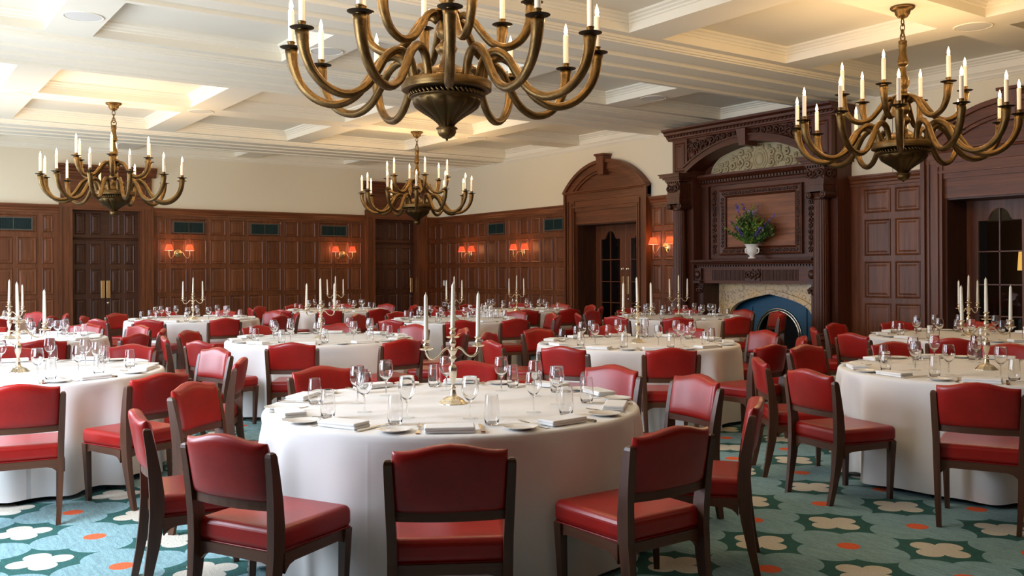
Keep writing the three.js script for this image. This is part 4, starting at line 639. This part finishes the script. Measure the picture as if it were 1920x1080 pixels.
// ---------------------------------------------------------------- the tables: [where, x, z, candelabrum turn, seats as [angle, distance of the chair back, 1 chair + 2 place setting]]
const TABLES = [
 ['the nearest centre table', 2.63, -4.29, 0.09, [[12.4, 1.57, 3], [49.1, 1.57, 3], [86.4, 1.57, 3], [122.2, 1.6, 3], [156.3, 1.58, 3], [188.8, 1.57, 3], [228.7, 1.57, 3], [267.2, 1.57, 3], [304.8, 1.57, 3], [343.6, 1.57, 3]]],
 ['the left foreground table', 0.95, -7.6, -0.12, [[28.5, 1.57, 3], [67.0, 1.6, 3], [96.5, 1.6, 3], [132.0, 1.57, 0], [168.0, 1.57, 0], [204.0, 1.57, 0], [240.0, 1.57, 0], [275.0, 1.57, 3], [312.0, 1.57, 3], [349.0, 1.57, 3]]],
 ['the right foreground table', 6.56, -3.45, -0.60, [[14.0, 1.57, 0], [50.0, 1.57, 0], [86.0, 1.57, 0], [122.0, 1.57, 0], [153.5, 1.6, 3], [191.0, 1.6, 3], [222.0, 1.57, 3], [272.0, 1.57, 3], [305.5, 1.57, 3], [338.5, 1.57, 3]]],
 ['the second-row table left of centre', 4.1, -9.42, 0.13, [[16.5, 1.6, 3], [50.0, 1.57, 3], [85.0, 1.6, 3], [123.0, 1.6, 3], [158.0, 1.57, 3], [192.0, 1.57, 3], [227.0, 1.57, 3], [265.0, 1.57, 3], [303.0, 1.57, 3], [338.5, 1.57, 3]]],
 ['the second-row table right of centre', 6.36, -6.85, -0.10, [[11.5, 1.57, 3], [46.0, 1.57, 3], [87.5, 1.6, 3], [122.5, 1.6, 3], [156.0, 1.6, 3], [191.5, 1.57, 3], [233.5, 1.57, 3], [268.0, 1.57, 3], [300.5, 1.57, 3], [333.0, 1.57, 3]]],
 ['the second table along left edge', 1.36, -11.55, 0.59, [[16.0, 1.57, 3], [49.0, 1.6, 3], [86.0, 1.6, 3], [124.0, 1.57, 0], [160.0, 1.57, 0], [196.0, 1.57, 0], [232.0, 1.57, 0], [268.0, 1.57, 3], [309.0, 1.6, 3], [341.0, 1.57, 3]]],
 ['the table before the left wall lamp', 4.27, -14.7, 0.29, [[19.0, 1.57, 3], [54.0, 1.57, 3], [90.5, 1.6, 3], [127.0, 1.6, 3], [161.5, 1.57, 3], [202.0, 1.57, 3], [238.0, 1.57, 3], [269.5, 1.57, 3], [304.5, 1.57, 3], [341.5, 1.57, 3]]],
 ['the third-row centre table', 7.31, -11.87, 0.29, [[15.0, 1.57, 3], [50.0, 1.57, 3], [89.5, 1.57, 3], [119.0, 1.6, 3], [154.5, 1.57, 3], [194.0, 1.57, 3], [230.5, 1.57, 3], [266.0, 1.57, 3], [302.0, 1.57, 3], [340.5, 1.6, 3]]],
 ['the farthest table by back wall', 7.42, -16.35, 0.14, [[11.0, 1.57, 3], [47.0, 1.57, 3], [86.5, 1.57, 3], [118.5, 1.6, 3], [150.5, 1.57, 3], [189.5, 1.57, 3], [227.5, 1.57, 3], [263.0, 1.57, 3], [299.0, 1.57, 3], [334.5, 1.57, 3]]],
 ['the far table by arched glass door', 10.01, -14.05, 0.04, [[10.5, 1.57, 3], [51.0, 1.57, 3], [89.5, 1.57, 3], [119.5, 1.6, 3], [159.0, 1.57, 3], [195.0, 1.57, 3], [231.0, 1.57, 3], [267.0, 1.57, 3], [308.0, 1.57, 3], [339.5, 1.57, 3]]],
 ['the table before the fireplace', 10.38, -10.25, -0.10, [[30.0, 1.57, 3], [64.0, 1.57, 3], [104.5, 1.57, 3], [136.0, 1.6, 3], [169.5, 1.57, 3], [208.5, 1.57, 3], [251.5, 1.57, 3], [282.0, 1.57, 3], [319.0, 1.57, 3], [356.5, 1.57, 3]]],
 ['the table by the right panelled wall', 9.75, -5.32, -0.04, [[12.0, 1.57, 2], [48.0, 1.57, 0], [84.0, 1.57, 0], [120.0, 1.57, 2], [156.5, 1.57, 3], [193.5, 1.57, 3], [229.0, 1.57, 3], [265.5, 1.57, 3], [301.0, 1.57, 3], [334.5, 1.57, 3]]],
 ['the far-left table before double door', 1.18, -16.6, 0.57, [[3.5, 1.57, 3], [40.5, 1.57, 3], [74.0, 1.57, 1], [110.0, 1.57, 0], [146.0, 1.57, 0], [182.0, 1.57, 0], [218.0, 1.57, 0], [254.0, 1.57, 0], [290.0, 1.57, 1], [324.5, 1.57, 3]]],
];
const SEAT = ['near side', 'near right', 'right side, nearer', 'right side, farther', 'far right', 'far side', 'far left', 'left side, farther', 'left side, nearer', 'near left'];
seed = 4242;
const protoChair = buildChair(), protoStick = buildCandelabrum();
protoChair.name = 'dining_chair'; protoStick.name = 'candelabra';
function place(proto, name, label, category, group, x, y, z, ry) { const o = proto.clone(); o.name = numbered(name); o.userData = {}; tag(o, label, category, group); o.position.set(x, y, z); o.rotation.y = ry; scene.add(o); return o; }
function lay(geo, mat, name, label, category, group, x, y, z, ry) { const m = mesh(numbered(name), geo, mat, scene); tag(m, label, category, group); m.position.set(x, y, z); m.rotation.y = ry; return m; }
TABLES.forEach(([where, X, Z, turn, seats], ti) => {
  const on = where.replace('the ', ''), t = thing('round_table', 'round banquet table under floor-length white cloth, ' + on, 'table', 'round banquet tables', X, 0, Z, rr(0, 6));
  mesh('tablecloth', clothG[ti % 4], M.linen, t); mesh('table_top', topG, M.oakB, t); mesh('pedestal', pedG, M.oakB, t);
  place(protoStick, 'candelabra', 'silver three-light candelabra in the middle of ' + where, 'candelabra', 'silver candelabras', X, TT, Z, turn);
  [[0, 0.4, 'tall centre'], [-0.174, 0.345, 'left arm'], [0.174, 0.345, 'right arm']].forEach(([dx, dy, w]) => { const k = lay(taperG, M.wax, 'taper_candle', `unlit ivory taper candle, ${w}, candelabra on ${on}`, 'candle', 'ivory taper candles', X + Math.cos(turn) * dx, TT + dy, Z - Math.sin(turn) * dx, 0); k.rotation.z = rr(-0.025, 0.025); k.rotation.x = rr(-0.025, 0.025); });
  const bear = Math.atan2(-Z, -X) * 180 / Math.PI;   // angle from the table to the camera
  const rel = seats.map(([d]) => (((bear - d + 18) % 360) + 360) % 360), order = rel.map((v, i) => [v, i]).sort((p, q) => p[0] - q[0]).map(q => q[1]);
  seats.forEach(([deg, dist, what], si) => {
    const a = deg * Math.PI / 180, dx = Math.cos(a), dz = Math.sin(a), seat = SEAT[order.indexOf(si)];
    const face = Math.atan2(-dx, -dz), rx = dz, rz = -dx;   // turn that faces the table; the sitter's right hand
    if (what & 1) place(protoChair, 'dining_chair', `red leather dining chair at ${seat} of ${where}`, 'chair', 'red leather dining chairs', X + dx * (dist - 0.268), 0, Z + dz * (dist - 0.268), face + rr(-0.07, 0.07));
    if (!(what & 2)) return;
    const put = (geo, mat, name, text, cat, group, r, side, y, ry = 0) => lay(geo, mat, name, `${text} at ${seat} of ${where}`, cat, group, X + dx * r + rx * side, TT + y, Z + dz * r + rz * side, face + ry);
    put(plateG, M.china, 'side_plate', 'white side plate', 'plate', 'white side plates', rr(0.86, 0.885), -0.248 + rr(-0.005, 0.005), 0.0);
    put(napG, M.napkin, 'napkin', 'folded white napkin', 'napkin', 'folded white napkins', rr(0.872, 0.895), rr(-0.006, 0.006), 0.0, rr(-0.05, 0.05));
    put(forkG, M.steel, 'fork', 'silver fork', 'fork', 'silver forks', rr(0.84, 0.855), -0.141 + rr(-0.003, 0.003), 0.0, rr(-0.03, 0.03));
    put(knifeG, M.steel, 'knife', 'silver knife', 'knife', 'silver knives', rr(0.83, 0.85), 0.139 + rr(-0.003, 0.003), 0.0, rr(-0.05, 0.05));
    const gr = rr(0.5, 0.56), gs = 0.1 + rr(-0.03, 0.03); place(protoGlass, 'wine_glass', `stemmed wine glass at ${seat} of ${where}`, 'wine glass', 'stemmed wine glasses', X + dx * gr + rx * gs, TT, Z + dz * gr + rz * gs, 0);
    put(tumG, M.glass, 'tumbler', 'stemless water tumbler', 'tumbler', 'water tumblers', rr(0.7, 0.74), 0.175 + rr(-0.015, 0.015), 0.0);
  });
});
// ---------------------------------------------------------------- what shows dimly through the right glazed door
{
  const l = thing('floor_lamp', 'lit lamp with amber shade seen through right glazed door', 'lamp', null, 15.3, 0, -7.35);
  mesh('base', lathe([[0, 0], [0.15, 0], [0.15, 0.02], [0.02, 0.03], [0, 0.03]], 24), M.brassDark, l); mesh('pole', new THREE.CylinderGeometry(0.012, 0.012, 1.45, 10).translate(0, 0.74, 0), M.brassDark, l);
  mesh('lamp_shade', new THREE.CylinderGeometry(0.15, 0.17, 0.3, 28, 1, true).translate(0, 1.6, 0), M.lampShade, l);
  const p = new THREE.PointLight(lin(1, 0.6, 0.25), 0.08); p.position.set(0, 1.6, 0); l.add(p);
  const t = thing('side_table', 'small white-clothed table seen dimly through right glazed door', 'table', null, 15.0, 0, -6.9);
  mesh('tablecloth', lathe([[0, 0.99], [0.3, 0.99], [0.31, 0.97], [0.34, 0.03]], 32), M.linen, t);
}
scene.traverse(o => { if (o.isLight) o.castShadow = true; });
renderer.render(scene, camera);
